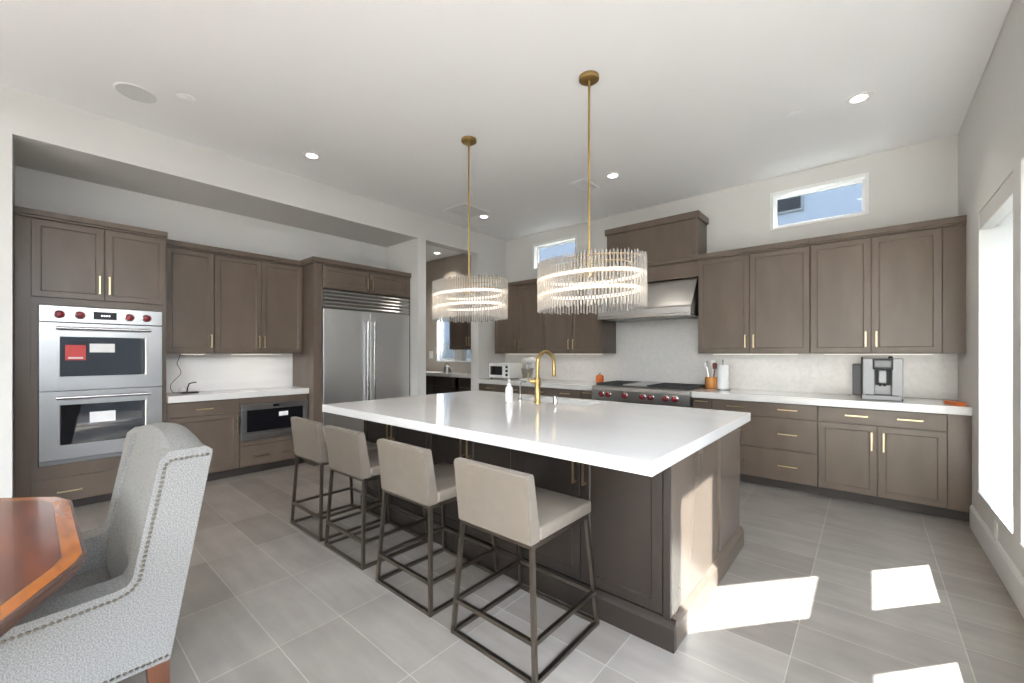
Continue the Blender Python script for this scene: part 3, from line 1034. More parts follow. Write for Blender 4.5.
# faucet
IT = CT + 0.005
FX, FY = -2.12, 2.80
fc = thing('faucet', 'tall brass gooseneck faucet on the island', 'faucet', (FX, FY, IT))
MB().lathe([(0.030, 0), (0.030, 0.008), (0.025, 0.014), (0.023, 0.15), (0.028, 0.155), (0.028, 0.21), (0.018, 0.218)], (FX, FY, IT), 20).build('body', 'brass', fc, True)
pts = [(FX, FY, IT + 0.20)]
for k in range(13):
    a = math.pi * k / 12
    pts.append((FX + 0.02 * (1 - math.cos(a)) * 0.5, FY + 0.105 * (1 - math.cos(a)), IT + 0.335 + 0.10 * math.sin(a)))
pts.append((FX + 0.02, FY + 0.212, IT + 0.30))
MB().tube(pts, 0.0155, 12).build('spout', 'brass', fc, True)
MB().lathe([(0.013, 0), (0.017, 0.01), (0.017, 0.085), (0.013, 0.095)], (FX + 0.02, FY + 0.213, IT + 0.215), 16).build('spray_head', 'brass', fc, True)
MB().tube([(FX, FY, IT + 0.185), (FX - 0.045, FY - 0.040, IT + 0.185)], 0.019, 14).build('valve', 'brass', fc, True)
MB().tube([(FX - 0.045, FY - 0.038, IT + 0.190), (FX - 0.062, FY - 0.054, IT + 0.205), (FX - 0.062, FY - 0.054, IT + 0.255)], 0.005, 8).build('lever', 'brass', fc, True)

# soap bottle, slim dispenser, air switch
s = thing('soap_bottle', 'white foaming soap pump bottle on the island beside the faucet', 'bottle', (-2.36, 2.71, IT))
MB().lathe([(0.030, 0), (0.034, 0.006), (0.034, 0.10), (0.030, 0.125), (0.018, 0.138), (0.016, 0.142)], (-2.36, 2.71, IT), 20).build('body', 'white', s, True)
hd = MB()
hd.lathe([(0.018, 0.140), (0.018, 0.156), (0.007, 0.160), (0.007, 0.178), (0.013, 0.180), (0.013, 0.194), (0.005, 0.198)], (-2.36, 2.71, IT), 14)
hd.build('pump', 'white', s, True)
s = thing('soap_dispenser', 'slim polished metal dispenser standing between soap bottle and faucet', 'dispenser', (-2.36, 2.86, IT))
MB().lathe([(0.020, 0), (0.020, 0.012), (0.013, 0.018), (0.013, 0.06)], (-2.36, 2.86, IT), 14).build('base', 'steel_h', s, True)
MB().tube([(-2.36, 2.86, IT + 0.055), (-2.36, 2.86, IT + 0.15), (-2.36, 2.885, IT + 0.165), (-2.36, 2.94, IT + 0.160)], 0.006, 8).build('spout', 'steel_h', s, True)
tag(MB().lathe([(0.021, 0), (0.021, 0.006), (0.018, 0.010), (0.018, 0.062), (0.012, 0.066)], (-1.98, 2.86, IT), 16).build('air_gap_cap', 'steel_h', None, True),
    'short polished metal air gap cap standing just past the faucet', 'cap')


# ------------------------------------------------------------------ counter stools
def make_stool():
    t = thing('counter_stool', '', 'stool', (0, 0, 0), 'taupe counter stools along the island')
    bx, by = 0.252, 0.258         # foot half sizes
    tx, tb, tf = 0.215, -0.230, 0.212
    zt = 0.552

    def corner(sx, front, z):
        k = z / zt
        return (sx * (bx + (tx - bx) * k), (by + (tf - by) * k) if front else (-by + (tb + by) * k), z)
    r = 0.0095
    for sx in (-1, 1):
        for fr_ in (False, True):
            MB().tube([corner(sx, fr_, 0.0), corner(sx, fr_, zt)], r, square=True).build('leg', 'bronze', t)

    def ring(z, rr=r):
        return MB().tube([corner(-1, False, z), corner(1, False, z), corner(1, True, z), corner(-1, True, z)], rr, closed=True, square=True)
    ring(0.0105).build('base_frame', 'bronze', t)
    ring(0.165).build('footrest', 'bronze', t)
    ring(zt).build('seat_frame', 'bronze', t)
    # seat cushion, slightly crowned
    mb = MB()
    mb.box(-0.232, 0.232, -0.19, 0.242, 0.563, 0.626, 0.014, 3)
    mb.build('seat', 'leather', t, True)
    # backrest: upright rear face, front face tapering to the top, outer corners eased
    mb = MB()
    mb.prism([(-0.248, 0.563), (-0.188, 0.563), (-0.190, 0.62), (-0.230, 0.852), (-0.238, 0.862), (-0.272, 0.862), (-0.280, 0.852)], 0, -0.224, 0.224, 0.010, 2)
    mb.build('backrest', 'leather', t, True)
    # stitched seams along the backrest edges
    for sx in (-1, 1):
        MB().tube([(sx * 0.2245, -0.238, 0.575), (sx * 0.2245, -0.268, 0.848)], 0.0022, 6).build('seam', 'leather', t, True)
    return t


stool = make_stool()
spots = [(-1.290, 1.612, 'taupe leather counter stool nearest the sunlit end of the island'),
         (-1.980, 1.618, 'second taupe leather counter stool from the sunlit island end'),
         (-2.680, 1.634, 'third taupe leather counter stool from the sunlit island end'),
         (-3.275, 1.636, 'taupe leather counter stool nearest the refrigerator')]
for i, (x, y, lab) in enumerate(spots):
    o = stool if i == 0 else copy_tree(stool)
    o.location = (x, y, 0)
    o['label'] = lab


# ------------------------------------------------------------------ chandeliers
def make_chandelier():
    t = thing('chandelier', '', 'chandelier', (0, 0, 0), 'crystal chandeliers over the island')
    A, B = 0.415, 0.275
    zt, zb = 2.052, 1.690

    def oval(k, z, n=48):
        return [(A * k * math.cos(2 * math.pi * i / n), B * k * math.sin(2 * math.pi * i / n), z) for i in range(n)]
    MB().lathe([(0.0, -0.03), (0.062, -0.03), (0.072, -0.022), (0.072, 0.0)], (0, 0, CEIL), 28).build('canopy', 'brass', t, True)
    MB().tube([(0, 0, CEIL - 0.025), (0, 0, zt - 0.10)], 0.0085, 12).build('stem', 'brass', t, True)
    MB().tube(oval(0.965, zt - 0.030), 0.005, 8, closed=True).build('ring', 'brass', t, True)
    MB().tube(oval(0.74, zt - 0.055), 0.0045, 8, closed=True).build('ring', 'brass', t, True)
    MB().tube([(-A * 0.96, 0, zt - 0.03), (A * 0.96, 0, zt - 0.03)], 0.004, 8).build('cross_bar', 'brass', t, True)
    MB().tube([(0, -B * 0.96, zt - 0.03), (0, B * 0.96, zt - 0.03)], 0.004, 8).build('cross_bar', 'brass', t, True)
    MB().lathe([(0.0, 0), (0.035, 0.004), (0.035, 0.05), (0.0085, 0.06)], (0, 0, zt - 0.13), 20).build('hub', 'brass', t, True)
    for z in (1.925, 1.815):
        MB().tube(oval(0.925, z), 0.011, 8, closed=True).build('bulb_glow_ring', 'glowband', t, True)  # glowing rings imitate bulb light spread along the rods
        for sx in (-1, 1):
            MB().tube([(sx * A * 0.93, 0, z), (0, 0, zt - 0.09)], 0.003, 6).build('strut', 'brass', t, True)
    # spacing the rods evenly along the oval
    N = 92
    fine = [(A * math.cos(u), B * math.sin(u)) for u in [2 * math.pi * i / 4000 for i in range(4001)]]
    acc = [0.0]
    for p, q in zip(fine, fine[1:]):
        acc.append(acc[-1] + math.hypot(q[0] - p[0], q[1] - p[1]))
    j = 0
    proto = None
    for i in range(N):
        target = acc[-1] * i / N
        while acc[j] < target:
            j += 1
        x, y = fine[j]
        if proto is None:
            proto = MB().lathe([(0.004, 0.0), (0.0075, 0.004), (0.0075, zt - zb - 0.016), (0.0045, zt - zb - 0.010), (0.0025, zt - zb)], (0, 0, zb), 8).build('glass_rod', 'crystal', t, True)
            o = proto
        else:
            o = proto.copy()
            COL.objects.link(o)
            o.parent = t
        o.location = (x, y, 0.006 * ((i * 7) % 3 - 1))
    return t


ch = make_chandelier()
ch2 = copy_tree(ch)
ch.location = (-1.54, 2.655, 0)
ch2.location = (-2.85, 2.695, 0)
ch['label'] = 'oval crystal rod chandelier hanging in front of the range hood'
ch2['label'] = 'oval crystal rod chandelier hanging in front of the pantry doorway'

# ------------------------------------------------------------------ ceiling fittings
cans = [(-4.29, 1.87, 'round recessed ceiling light above the short oven-side worktop'),
        (-2.187, 4.30, 'round recessed ceiling light near the small air vent'),
        (-0.052, 4.26, 'round recessed ceiling light near the tall windows'),
        (-4.28, 4.35, 'round recessed ceiling light next to the square return grille'),
        (-6.55, 5.32, 'small recessed ceiling light inside the pantry')]
can0 = None
for i, (x, y, lab) in enumerate(cans):
    if can0 is None:
        can0 = thing('recessed_light', '', 'downlight', (0, 0, 0), 'recessed ceiling lights')
        MB().lathe([(0.055, 0.0), (0.052, -0.006), (0.082, -0.008), (0.084, -0.002), (0.084, 0.0)], (0, 0, CEIL), 28).build('trim_ring', 'white', can0, True)
        MB().lathe([(0.0, -0.005), (0.053, -0.005), (0.053, -0.001)], (0, 0, CEIL), 24).build('lens', 'fan_can', can0, True)
        o = can0
    else:
        o = copy_tree(can0)
    o.location = (x, y, 0)
    o['label'] = lab
    d = bpy.data.lights.new('downlight_beam', 'SPOT')
    d.energy = 9 if i < 4 else 30
    d.spot_size = math.radians(110)
    d.spot_blend = 0.7
    d.shadow_soft_size = 0.05
    d.color = (1.0, 0.92, 0.80)
    l = bpy.data.objects.new('downlight_beam', d)
    COL.objects.link(l)
    l.location = (x, y, CEIL - 0.02)

sp = thing('ceiling_speaker', 'large round white speaker grille in the ceiling', 'speaker', (-4.30, 0.54, CEIL))
MB().lathe([(0.135, 0), (0.135, -0.004), (0.127, -0.007), (0.122, -0.004)], (-4.30, 0.54, CEIL), 36).build('rim', 'ceiling', sp, True)
MB().lathe([(0.123, -0.001), (0.120, -0.004), (0.0, -0.005)], (-4.30, 0.54, CEIL), 36).build('grille', 'grille', sp, True)
tag(MB().lathe([(0.060, 0), (0.060, -0.006), (0.052, -0.010), (0.0, -0.012)], (-4.07, 0.80, CEIL), 28).build('sprinkler_cover', 'ceiling', None, True),
    'small flat white ceiling disc beside the round speaker', 'ceiling disc')
tag(MB().lathe([(0.055, 0), (0.055, -0.005), (0.048, -0.009), (0.0, -0.011)], (-0.46, 4.20, CEIL), 28).build('sprinkler_cover', 'ceiling', None, True),
    'small flat white ceiling disc above the clear high window', 'ceiling disc')


def vent(name, cx, cyy, sx, sy, lab, n, m='grille'):
    v = thing(name, lab, 'vent', (cx, cyy, CEIL))
    f = MB()
    f.box(cx - sx / 2, cx + sx / 2, cyy - sy / 2, cyy - sy / 2 + 0.025, CEIL - 0.008, CEIL, 0.002)
    f.box(cx - sx / 2, cx + sx / 2, cyy + sy / 2 - 0.025, cyy + sy / 2, CEIL - 0.008, CEIL, 0.002)
    f.box(cx - sx / 2, cx - sx / 2 + 0.025, cyy - sy / 2, cyy + sy / 2, CEIL - 0.008, CEIL, 0.002)
    f.box(cx + sx / 2 - 0.025, cx + sx / 2, cyy - sy / 2, cyy + sy / 2, CEIL - 0.008, CEIL, 0.002)
    f.build('frame', 'ceiling', v)
    s = MB()
    for k in range(n):
        y = cyy - sy / 2 + 0.03 + (sy - 0.06) * k / (n - 1)
        s.box(cx - sx / 2 + 0.02, cx + sx / 2 - 0.02, y - 0.006, y + 0.006, CEIL - 0.006, CEIL - 0.001)
    s.build('slats', m, v)


vent('air_vent', -2.57, 4.33, 0.22, 0.34, 'small white air vent in the ceiling behind the chandelier rods', 9)
vent('return_grille', -4.31, 4.02, 0.46, 0.50, 'wide square white return grille in the ceiling corner', 16)

# ------------------------------------------------------------------ under-cabinet lights
led = [(left(-5.55), 1.04, 1.26, 'slim lit strip under the single-door cabinet beside the ovens'),
       (left(-5.55), 1.50, 2.05, 'slim lit strip under the pair-door cabinet beside the refrigerator'),
       (far(5.30), -1.40, -0.55, 'slim lit strip under the cabinet above the paper towel'),
       (far(5.30), -0.35, 0.45, 'slim lit strip under the cabinet above the coffee machine'),
       (far(5.30), -3.68, -2.85, 'slim lit strip under the cabinet above the pumpkin jar'),
       (far(5.30), -4.65, -3.85, 'slim lit strip under the cabinet above the toaster oven')]
for f_, a, b, lab in led:
    t = thing('light_strip', lab, 'light strip', f_((a + b) / 2, 0, ZU), 'lit strips under the wall cabinets')
    MB(f_).box(a, b, -0.014, 0.014, ZU - 0.010, ZU - 0.0005, 0.002).build('housing', 'white', t)
    MB(f_).box(a + 0.01, b - 0.01, -0.009, 0.009, ZU - 0.012, ZU - 0.010).build('diffuser', 'ledstrip', t)
    d = bpy.data.lights.new('strip_glow', 'AREA')
    d.shape = 'RECTANGLE'
    d.size, d.size_y = b - a, 0.02
    d.energy = (0.2 if b - a < 0.6 and a > 0.9 else 0.15) * (b - a) / 0.8
    d.color = (1.0, 0.88, 0.74)
    l = bpy.data.objects.new('strip_glow', d)
    COL.objects.link(l)
    p = f_((a + b) / 2, 0, ZU - 0.016)
    l.location = p
    if f_(0, 0, 0)[0] < -5:
        l.rotation_euler = (0, 0, math.radians(90))

# ------------------------------------------------------------------ things on the far worktops
# coffee machine
cmx0, cmx1 = -0.035, 0.240
c = thing('coffee_machine', 'silver bean-to-cup coffee machine on the long worktop', 'coffee machine', (0.10, 5.22, CT))
mb = MB()
mb.box(cmx0, cmx0 + 0.085, 5.045, 5.40, CT + 0.02, 1.325, 0.008)
mb.build('side_wall', 'silver', c)
MB().box(cmx1 - 0.075, cmx1, 5.045, 5.40, CT + 0.02, 1.325, 0.008).build('side_wall', 'silver', c)
MB().box(cmx0 + 0.085, cmx1 - 0.075, 5.10, 5.40, CT + 0.02, 1.325, 0.003).build('body', 'silver', c)
pn = MB().box(cmx0 + 0.070, cmx1 - 0.065, 5.035, 5.10, 1.225, 1.322, 0.004).build('display_panel', 'black', c)
MB().box(cmx0 + 0.085, cmx1 - 0.080, 5.032, 5.036, 1.245, 1.305, 0.001).build('screen', 'screen', pn)
MB().box(cmx0 + 0.088, cmx1 - 0.078, 5.096, 5.101, 1.08, 1.222).build('brew_recess', 'black', c)
spt = MB()
spt.box(0.075, 0.130, 5.045, 5.10, 1.10, 1.215, 0.008)
spt.build('coffee_spout', 'silver', c)
for x in (0.088, 0.117):
    MB().lathe([(0.008, 0), (0.010, 0.03)], (x, 5.062, 1.072), 12).build('nozzle', 'black', c, True)
dt = MB().box(cmx0 - 0.005, cmx1 - 0.01, 5.00, 5.12, CT + 0.004, CT + 0.045, 0.006).build('drip_tray', 'silver', c)
MB().box(cmx0 + 0.02, cmx1 - 0.03, 5.005, 5.10, CT + 0.045, CT + 0.049).build('drip_grid', 'black', dt)
MB().box(cmx0 - 0.005, cmx1, 5.03, 5.40, CT + 0.0005, CT + 0.02, 0.003).build('foot', 'black', c)
MB().box(cmx0 - 0.075, cmx0 - 0.004, 5.10, 5.36, CT + 0.03, 1.27, 0.006).build('water_tank', 'tank', c)
MB().box(cmx0 - 0.012, cmx0 + 0.002, 5.06, 5.38, CT + 0.002, 1.335, 0.003).build('tank_frame', 'black', c)
MB().lathe([(0.018, 0), (0.014, 0.018), (0.0, 0.020)], (0.16, 5.15, 1.325), 14).build('top_knob', 'black', c, True)

# orange tray at the end
o = MB()
o.prism([(0.50, 5.16), (0.50, 5.10), (0.555, 4.95), (0.60, 4.93), (0.618, 5.02), (0.58, 5.16)], 2, CT + 0.0005, CT + 0.022, 0.004)
t = o.build('orange_dish', 'orange')
tag(t, 'small flat orange dish at the window end of the worktop', 'dish')

# crock with utensils
CX_, CY_ = -1.440, 5.38
ck = thing('utensil_crock', 'orange wooden crock next to the paper towel', 'crock', (CX_, CY_, CT))
MB().lathe([(0.0, 0.002), (0.062, 0.0), (0.066, 0.01), (0.066, 0.135), (0.062, 0.14), (0.058, 0.135), (0.056, 0.02), (0, 0.018)], (CX_, CY_, CT), 24).build('pot', 'copper', ck, True)
for lab, dx, dy, lx, ly, L, m, nm in (('steel whisk standing in the orange crock', -0.015, 0.0, -0.05, 0.01, 0.26, 'steel_h', 'whisk'),
                                      ('white spatula standing in the orange crock', 0.012, 0.01, 0.0, 0.02, 0.27, 'white', 'spatula'),
                                      ('dark red spoon leaning in the orange crock', 0.030, -0.01, 0.025, -0.01, 0.24, 'darkred', 'cooking_spoon')):
    u = thing(nm, lab, 'utensil', (CX_ + dx, CY_ + dy, CT + 0.02), 'utensils in the orange crock')
    p0 = V((CX_ + dx * 0.5, CY_ + dy * 0.5, CT + 0.022))
    p1 = V((CX_ + dx + lx * 0.7, CY_ + dy + ly, CT + L))
    MB().tube([p0, p1], 0.006, 8).build('handle', m, u, True)
    if nm == 'whisk':
        wk = MB()
        for q in range(4):
            a = math.pi * q / 4
            pts = []
            for k in range(9):
                s_ = math.sin(math.pi * k / 8)
                c2 = math.cos(math.pi * k / 8)
                pts.append(p1 + V((0.024 * c2 * math.cos(a), 0.024 * c2 * math.sin(a), 0.075 * s_)))
            wk.tube(pts, 0.0015, 5)
        wk.build('wires', 'steel_h', u, True)
    else:
        MB().prism([(-0.022, 0.0), (0.022, 0.0), (0.026, 0.055), (0.016, 0.075), (-0.016, 0.075), (-0.026, 0.055)], 1, -0.004, 0.004, 0.002).build('blade', m, u)
        bl = [o for o in u.children if o.name.startswith('blade')][0]
        bl.location = p1 - ORG[u.name]
        for v_ in bl.data.vertices:
            v_.co += ORG[u.name]

# paper towel
pt = thing('paper_towel_holder', 'steel paper towel stand on the long worktop', 'holder', (-1.285, 5.28, CT))
MB().lathe([(0.082, 0.0), (0.082, 0.008), (0.0, 0.010)], (-1.285, 5.28, CT), 28).build('base', 'steel_dark', pt, True)
MB().lathe([(0.007, 0.008), (0.007, 0.325), (0.013, 0.330), (0.013, 0.355), (0.0, 0.358)], (-1.285, 5.28, CT), 14).build('pole', 'steel_dark', pt, True)
tag(MB().lathe([(0.020, 0.0), (0.060, 0.0), (0.060, 0.28), (0.020, 0.28), (0.020, 0.0)], (-1.285, 5.28, CT + 0.011), 28).build('paper_towel_roll', 'paper', None, True),
    'white paper towel roll standing on its steel stand', 'paper towel')

# pumpkin jar
pk = thing('pumpkin_jar', 'orange pumpkin-shaped jar with stem beside the range top', 'jar', (-2.90, 5.30, CT))
mb = MB()
N = 40
prof = [(0.030, 0.0), (0.050, 0.012), (0.060, 0.05), (0.058, 0.09), (0.045, 0.118), (0.02, 0.126), (0.0, 0.122)]
rings = []
for r_, z in prof:
    rings.append([mb.bm.verts.new((-2.90 + r_ * (1 - 0.10 * abs(math.cos(4 * 2 * math.pi * k / N))) * math.cos(2 * math.pi * k / N),
                                   5.30 + r_ * (1 - 0.10 * abs(math.cos(4 * 2 * math.pi * k / N))) * math.sin(2 * math.pi * k / N), CT + z)) for k in range(N)])
for A, B in zip(rings, rings[1:]):
    for k in range(N):
        mb.bm.faces.new((A[k], A[(k + 1) % N], B[(k + 1) % N], B[k]))
mb.bm.faces.new(rings[0])
bmesh.ops.remove_doubles(mb.bm, verts=list(mb.bm.verts), dist=0.0002)
mb.build('body', 'orange', pk, True)
MB().tube([(-2.90, 5.30, CT + 0.118), (-2.90, 5.30, CT + 0.138), (-2.892, 5.30, CT + 0.150)], 0.006, 8).build('stem', 'darkred', pk, True)

# toaster oven in the corner
tx0, tx1, ty0, ty1 = -4.86, -4.40, 5.06, 5.40
t = thing('toaster_oven', 'small white countertop toaster oven in the worktop corner', 'oven', ((tx0 + tx1) / 2, 5.23, CT))
MB().box(tx0, tx1, ty0, ty1, CT + 0.018, CT + 0.262, 0.010).build('body', 'white', t)
d = MB().box(tx0 + 0.02, tx1 - 0.115, ty0 - 0.016, ty0, CT + 0.03, CT + 0.245, 0.004).build('door', 'white', t)
MB().box(tx0 + 0.05, tx1 - 0.145, ty0 - 0.019, ty0 - 0.015, CT + 0.07, CT + 0.215, 0.002).build('window_glass', 'blackglass', d)
for k in range(3):
    fk = lambda a, b, z, k=k: (tx1 - 0.055 + a, ty0 - z, CT + 0.075 + 0.065 * k + b)
    MB(fk).lathe([(0.020, 0), (0.019, 0.018), (0.0, 0.020)], n=14).build('knob', 'black', t, True)
for x in (tx0 + 0.03, tx1 - 0.03):
    for y in (ty0 + 0.03, ty1 - 0.03):
        MB().lathe([(0.012, 0.0), (0.014, 0.02)], (x, y, CT), 10).build('foot', 'black', t, True)

# stand mixer
mx, my = -4.13, 5.24
t = thing('stand_mixer', 'white stand mixer beside the toaster oven', 'mixer', (mx, my, CT))
MB().box(mx - 0.10, mx + 0.10, my - 0.15, my + 0.13, CT, CT + 0.035, 0.014, 3).build('base', 'white', t, True)
MB().prism([(my + 0.03, CT + 0.03), (my + 0.12, CT + 0.03), (my + 0.10, CT + 0.27), (my + 0.0, CT + 0.27)], 0, mx - 0.045, mx + 0.045, 0.014, 3).build('column', 'white', t, True)
hd = MB(lambda a, b, z: (mx + a, my + 0.13 - z, CT + 0.315 + b))
hd.lathe([(0.0, 0.0), (0.045, 0.008), (0.065, 0.06), (0.070, 0.16), (0.062, 0.24), (0.040, 0.285), (0.0, 0.295)], n=24, sy=0.85)
hd.build('head', 'white', t, True)
MB().lathe([(0.0, 0.0), (0.045, 0.0), (0.048, 0.012), (0.085, 0.05), (0.102, 0.15), (0.105, 0.155), (0.098, 0.152), (0.08, 0.055), (0.0, 0.03)], (mx, my - 0.055, CT + 0.036), 28).build('bowl', 'steel_h', t, True)
MB().tube([(mx, my - 0.06, CT + 0.27), (mx, my - 0.06, CT + 0.10)], 0.008, 8).build('beater_shaft', 'steel_h', t, True)

# ------------------------------------------------------------------ things on the short worktop
cs = thing('charging_stand', 'black wireless charging stand on the short worktop', 'charger', (-5.52, 1.10, CT))
MB().box(-5.57, -5.47, 1.04, 1.19, CT + 0.0005, CT + 0.014, 0.005).build('base', 'black', cs)
MB().tube([(-5.53, 1.095, CT + 0.012), (-5.545, 1.105, CT + 0.06), (-5.55, 1.12, CT + 0.10), (-5.535, 1.155, CT + 0.112), (-5.53, 1.18, CT + 0.112)], 0.006, 8).build('arm', 'black', cs, True)
tag(MB().lathe([(0.0, 0), (0.022, 0.004), (0.034, 0.022), (0.034, 0.036), (0.020, 0.056), (0.0, 0.06)], (-5.62, 1.07, CT), 20).build('white_speaker_ball', 'white', None, True),
    'small round white gadget behind the black charging stand', 'gadget')
pl = MB().box(-5.60, -5.56, 1.05, 1.16, ZU - 0.022, ZU - 0.0005, 0.003)
tag(pl.build('power_adapter', 'black'), 'small black adapter under the single-door wall cabinet', 'adapter')
cord_pts = [(-5.58, 1.045, 1.355), (-5.585, 1.035, 1.31), (-5.58, 1.02, 1.26), (-5.575, 1.045, 1.20), (-5.575, 1.05, 1.15),
            (-5.57, 1.00, 1.09), (-5.56, 0.965, 1.04), (-5.555, 0.965, 0.99), (-5.55, 0.99, 0.958), (-5.545, 1.042, 0.953)]


def smooth_path(P, n=6):
    out = []
    for i in range(len(P) - 1):
        p0, p1, p2, p3 = (V(P[max(i - 1, 0)]), V(P[i]), V(P[i + 1]), V(P[min(i + 2, len(P) - 1)]))
        for k in range(n):
            t = k / n
            out.append(0.5 * ((2 * p1) + (p2 - p0) * t + (2 * p0 - 5 * p1 + 4 * p2 - p3) * t * t + (3 * p1 - p0 - 3 * p2 + p3) * t ** 3))
    out.append(V(P[-1]))
    return out


tag(MB().tube(smooth_path(cord_pts), 0.0028, 6).build('charger_cord', 'black', None, True),
    'thin dark cord looping from adapter down to charging stand', 'cord')

# ------------------------------------------------------------------ wall fittings
oc = thing('wall_outlet', 'white double outlet low on the wall under the tall window', 'outlet', (XR, 4.05, 0.235))
MB().box(XR - 0.006, XR, 4.015, 4.090, 0.18, 0.29, 0.003).build('plate', 'white', oc)
for z in (0.212, 0.258):
    MB().box(XR - 0.008, XR - 0.005, 4.035, 4.070, z - 0.014, z + 0.014, 0.002).build('socket', 'trimwhite', oc)
SHD = thing('roller_shade', 'white roller shade cassette at the head of the far tall window', 'shade', (XR + 0.05, 4.14, 2.35))
MB().box(XR + 0.004, XR + 0.075, 3.664, 4.616, 2.292, HEAD - 0.002, 0.004).build('cassette', 'wall', SHD)
MB(lambda a, b, z: (XR + 0.115 + a, 3.67 + z, 2.335 + b)).lathe([(0.034, 0.0), (0.034, 0.94)], n=18).build('roll', 'white', SHD, True)

# ------------------------------------------------------------------ pantry
fP = far(5.07)
c = base_cab(far(5.07), PY - 5.07 - 0.004, -8.4, XL - 0.186, 'dark taupe base cabinet inside the pantry', zt=0.935, m='island_wood')
for a in (-8.39, -7.7, -7.0, -6.3, -5.7):
    drawer(far(5.07), c, a, min(a + 0.69, -5.11), 0.76, 0.93, (), m='island_wood')
    door(far(5.07), c, a, min(a + 0.69, -5.11), 0.105, 0.76, m='island_wood')
tag(MB(far(5.07)).box(-8.4, XL - 0.186, -(PY - 5.07) + 0.003, 0.03, 0.937, 1.0, 0.004).build('worktop', 'quartz'),
    'white quartz worktop inside the pantry', 'worktop')
fPU = far(5.36)
c = thing('wall_cabinet', 'taupe wall cabinet inside the pantry', 'cabinet', (-5.7, 5.5, 1.44))
MB(fPU).box(-6.2, XL - 0.186, -(PY - 5.36) + 0.003, 0, 1.445, 2.55, 0.002).build('body', 'wood', c)
door(fPU, c, -6.198, -5.655, 1.45, 2.54, -5.69, 1.60)
door(fPU, c, -5.655, XL - 0.19, 1.45, 2.54, -5.62, 1.60)
tag(MB().box(-6.10, -5.88, 5.37, 5.50, 1.225, 1.444, 0.012).build('towel_dispenser', 'white'),
    'white towel dispenser box fixed under the pantry wall cabinet', 'dispenser')
k = thing('kettle', 'small grey steel kettle on the pantry worktop under the window', 'kettle', (-6.22, 5.30, 1.0))
MB().lathe([(0.0, 0), (0.075, 0.0), (0.08, 0.02), (0.055, 0.11), (0.02, 0.13), (0.012, 0.145), (0.0, 0.15)], (-6.22, 5.30, 1.0), 20).build('body', 'steel', k, True)
MB().tube([(-6.28, 5.30, 1.10), (-6.30, 5.30, 1.15), (-6.22, 5.30, 1.19), (-6.15, 5.30, 1.15)], 0.006, 8).build('handle', 'black', k, True)
sw = thing('light_switch', 'white switch plate on the pantry wall beside the window', 'switch', (-7.22, PY, 1.33))
MB().box(-7.27, -7.14, PY - 0.008, PY, 1.26, 1.42, 0.003).build('plate', 'white', sw)
MB().box(-7.23, -7.18, PY - 0.012, PY - 0.007, 1.30, 1.38, 0.002).build('rocker', 'white', sw)

# ------------------------------------------------------------------ dining table
T = [(-2.52, 0.108), (-2.62, 0.075), (-2.86, -0.16), (-2.90, -0.24), (-2.90, -1.9), (-1.42, -1.9), (-1.42, -0.14), (-1.47, -0.055), (-1.745, 0.085), (-1.82, 0.108)]
tb = thing('dining_table', 'glossy inlaid wood dining table with clipped corners', 'table', (-2.17, -0.9, 0))


def inset(poly, d):
    n = len(poly)
    out = []
    area = sum(poly[i][0] * poly[(i + 1) % n][1] - poly[(i + 1) % n][0] * poly[i][1] for i in range(n))
    sg = 1 if area > 0 else -1
    for i in range(n):
        p, q, r_ = V(poly[i - 1]), V(poly[i]), V(poly[(i + 1) % n])
        e1, e2 = (q - p).normalized(), (r_ - q).normalized()
        n1, n2 = V((-e1.y, e1.x)) * sg, V((-e2.y, e2.x)) * sg
        b = (n1 + n2).normalized()
        k = d / max(b.dot(n1), 0.3)
        out.append((q.x + b.x * k, q.y + b.y * k))
    return out


top = MB()
layers = [(0.0, 0.760), (-0.006, 0.757), (-0.006, 0.748), (0.002, 0.744), (-0.003, 0.739), (0.004, 0.735), (0.001, 0.730), (0.008, 0.726), (0.005, 0.721), (0.022, 0.708)]
rings = [[top.bm.verts.new((x, y, z)) for x, y in inset(T, d_)] for d_, z in layers]
n = len(T)
for A, B in zip(rings, rings[1:]):
    for i in range(n):
        top.bm.faces.new((A[i], A[(i + 1) % n], B[(i + 1) % n], B[i]))
top.bm.faces.new(rings[0])
top.bm.faces.new(rings[-1][::-1])
tt = top.build('table_top', 'tableedge', tb)
MB().prism(inset(T, 0.004), 2, 0.7598, 0.7606).build('banding', 'tableband', tt)
MB().prism(inset(T, 0.046), 2, 0.7600, 0.7612).build('inlay_line', 'tableedge', tt)
MB().prism(inset(T, 0.050), 2, 0.7604, 0.7616).build('centre_veneer', 'tabledark', tt)
MB().prism(inset(T, 0.20), 2, 0.62, 0.709, 0.004).build('apron', 'tableedge', tb)
for py in (-0.55, -1.45):
    MB().lathe([(0.0, 0.0), (0.20, 0.0), (0.20, 0.05), (0.12, 0.08), (0.07, 0.14), (0.09, 0.25), (0.06, 0.36), (0.08, 0.5), (0.13, 0.6), (0.14, 0.625)], (-2.17, py, 0), 28).build('pedestal', 'chairwood', tb, True)

# ------------------------------------------------------------------ dining chair at the table's end
CX0, CX1 = -2.80, -2.00
SW = 0.125
chair = thing('dining_chair', 'speckled grey upholstered dining chair with nailhead trim at the table end', 'chair', (-2.4, 0.2, 0))
# outer side outline in (y, z)
side = [(0.345, 0.215), (0.480, 0.985), (0.455, 1.003), (0.345, 1.000), (0.315, 0.975), (0.249, 0.610), (0.240, 0.562), (0.226, 0.541), (0.195, 0.533), (-0.16, 0.520), (-0.22, 0.510), (-0.245, 0.48), (-0.25, 0.215)]
for x0, x1 in ((CX0, CX0 + SW), (CX1 - SW, CX1)):
    sd = MB()
    sd.prism(side, 0, x0, x1, 0.014, 3)
    sd.build('side_panel', 'fabric', chair, True)
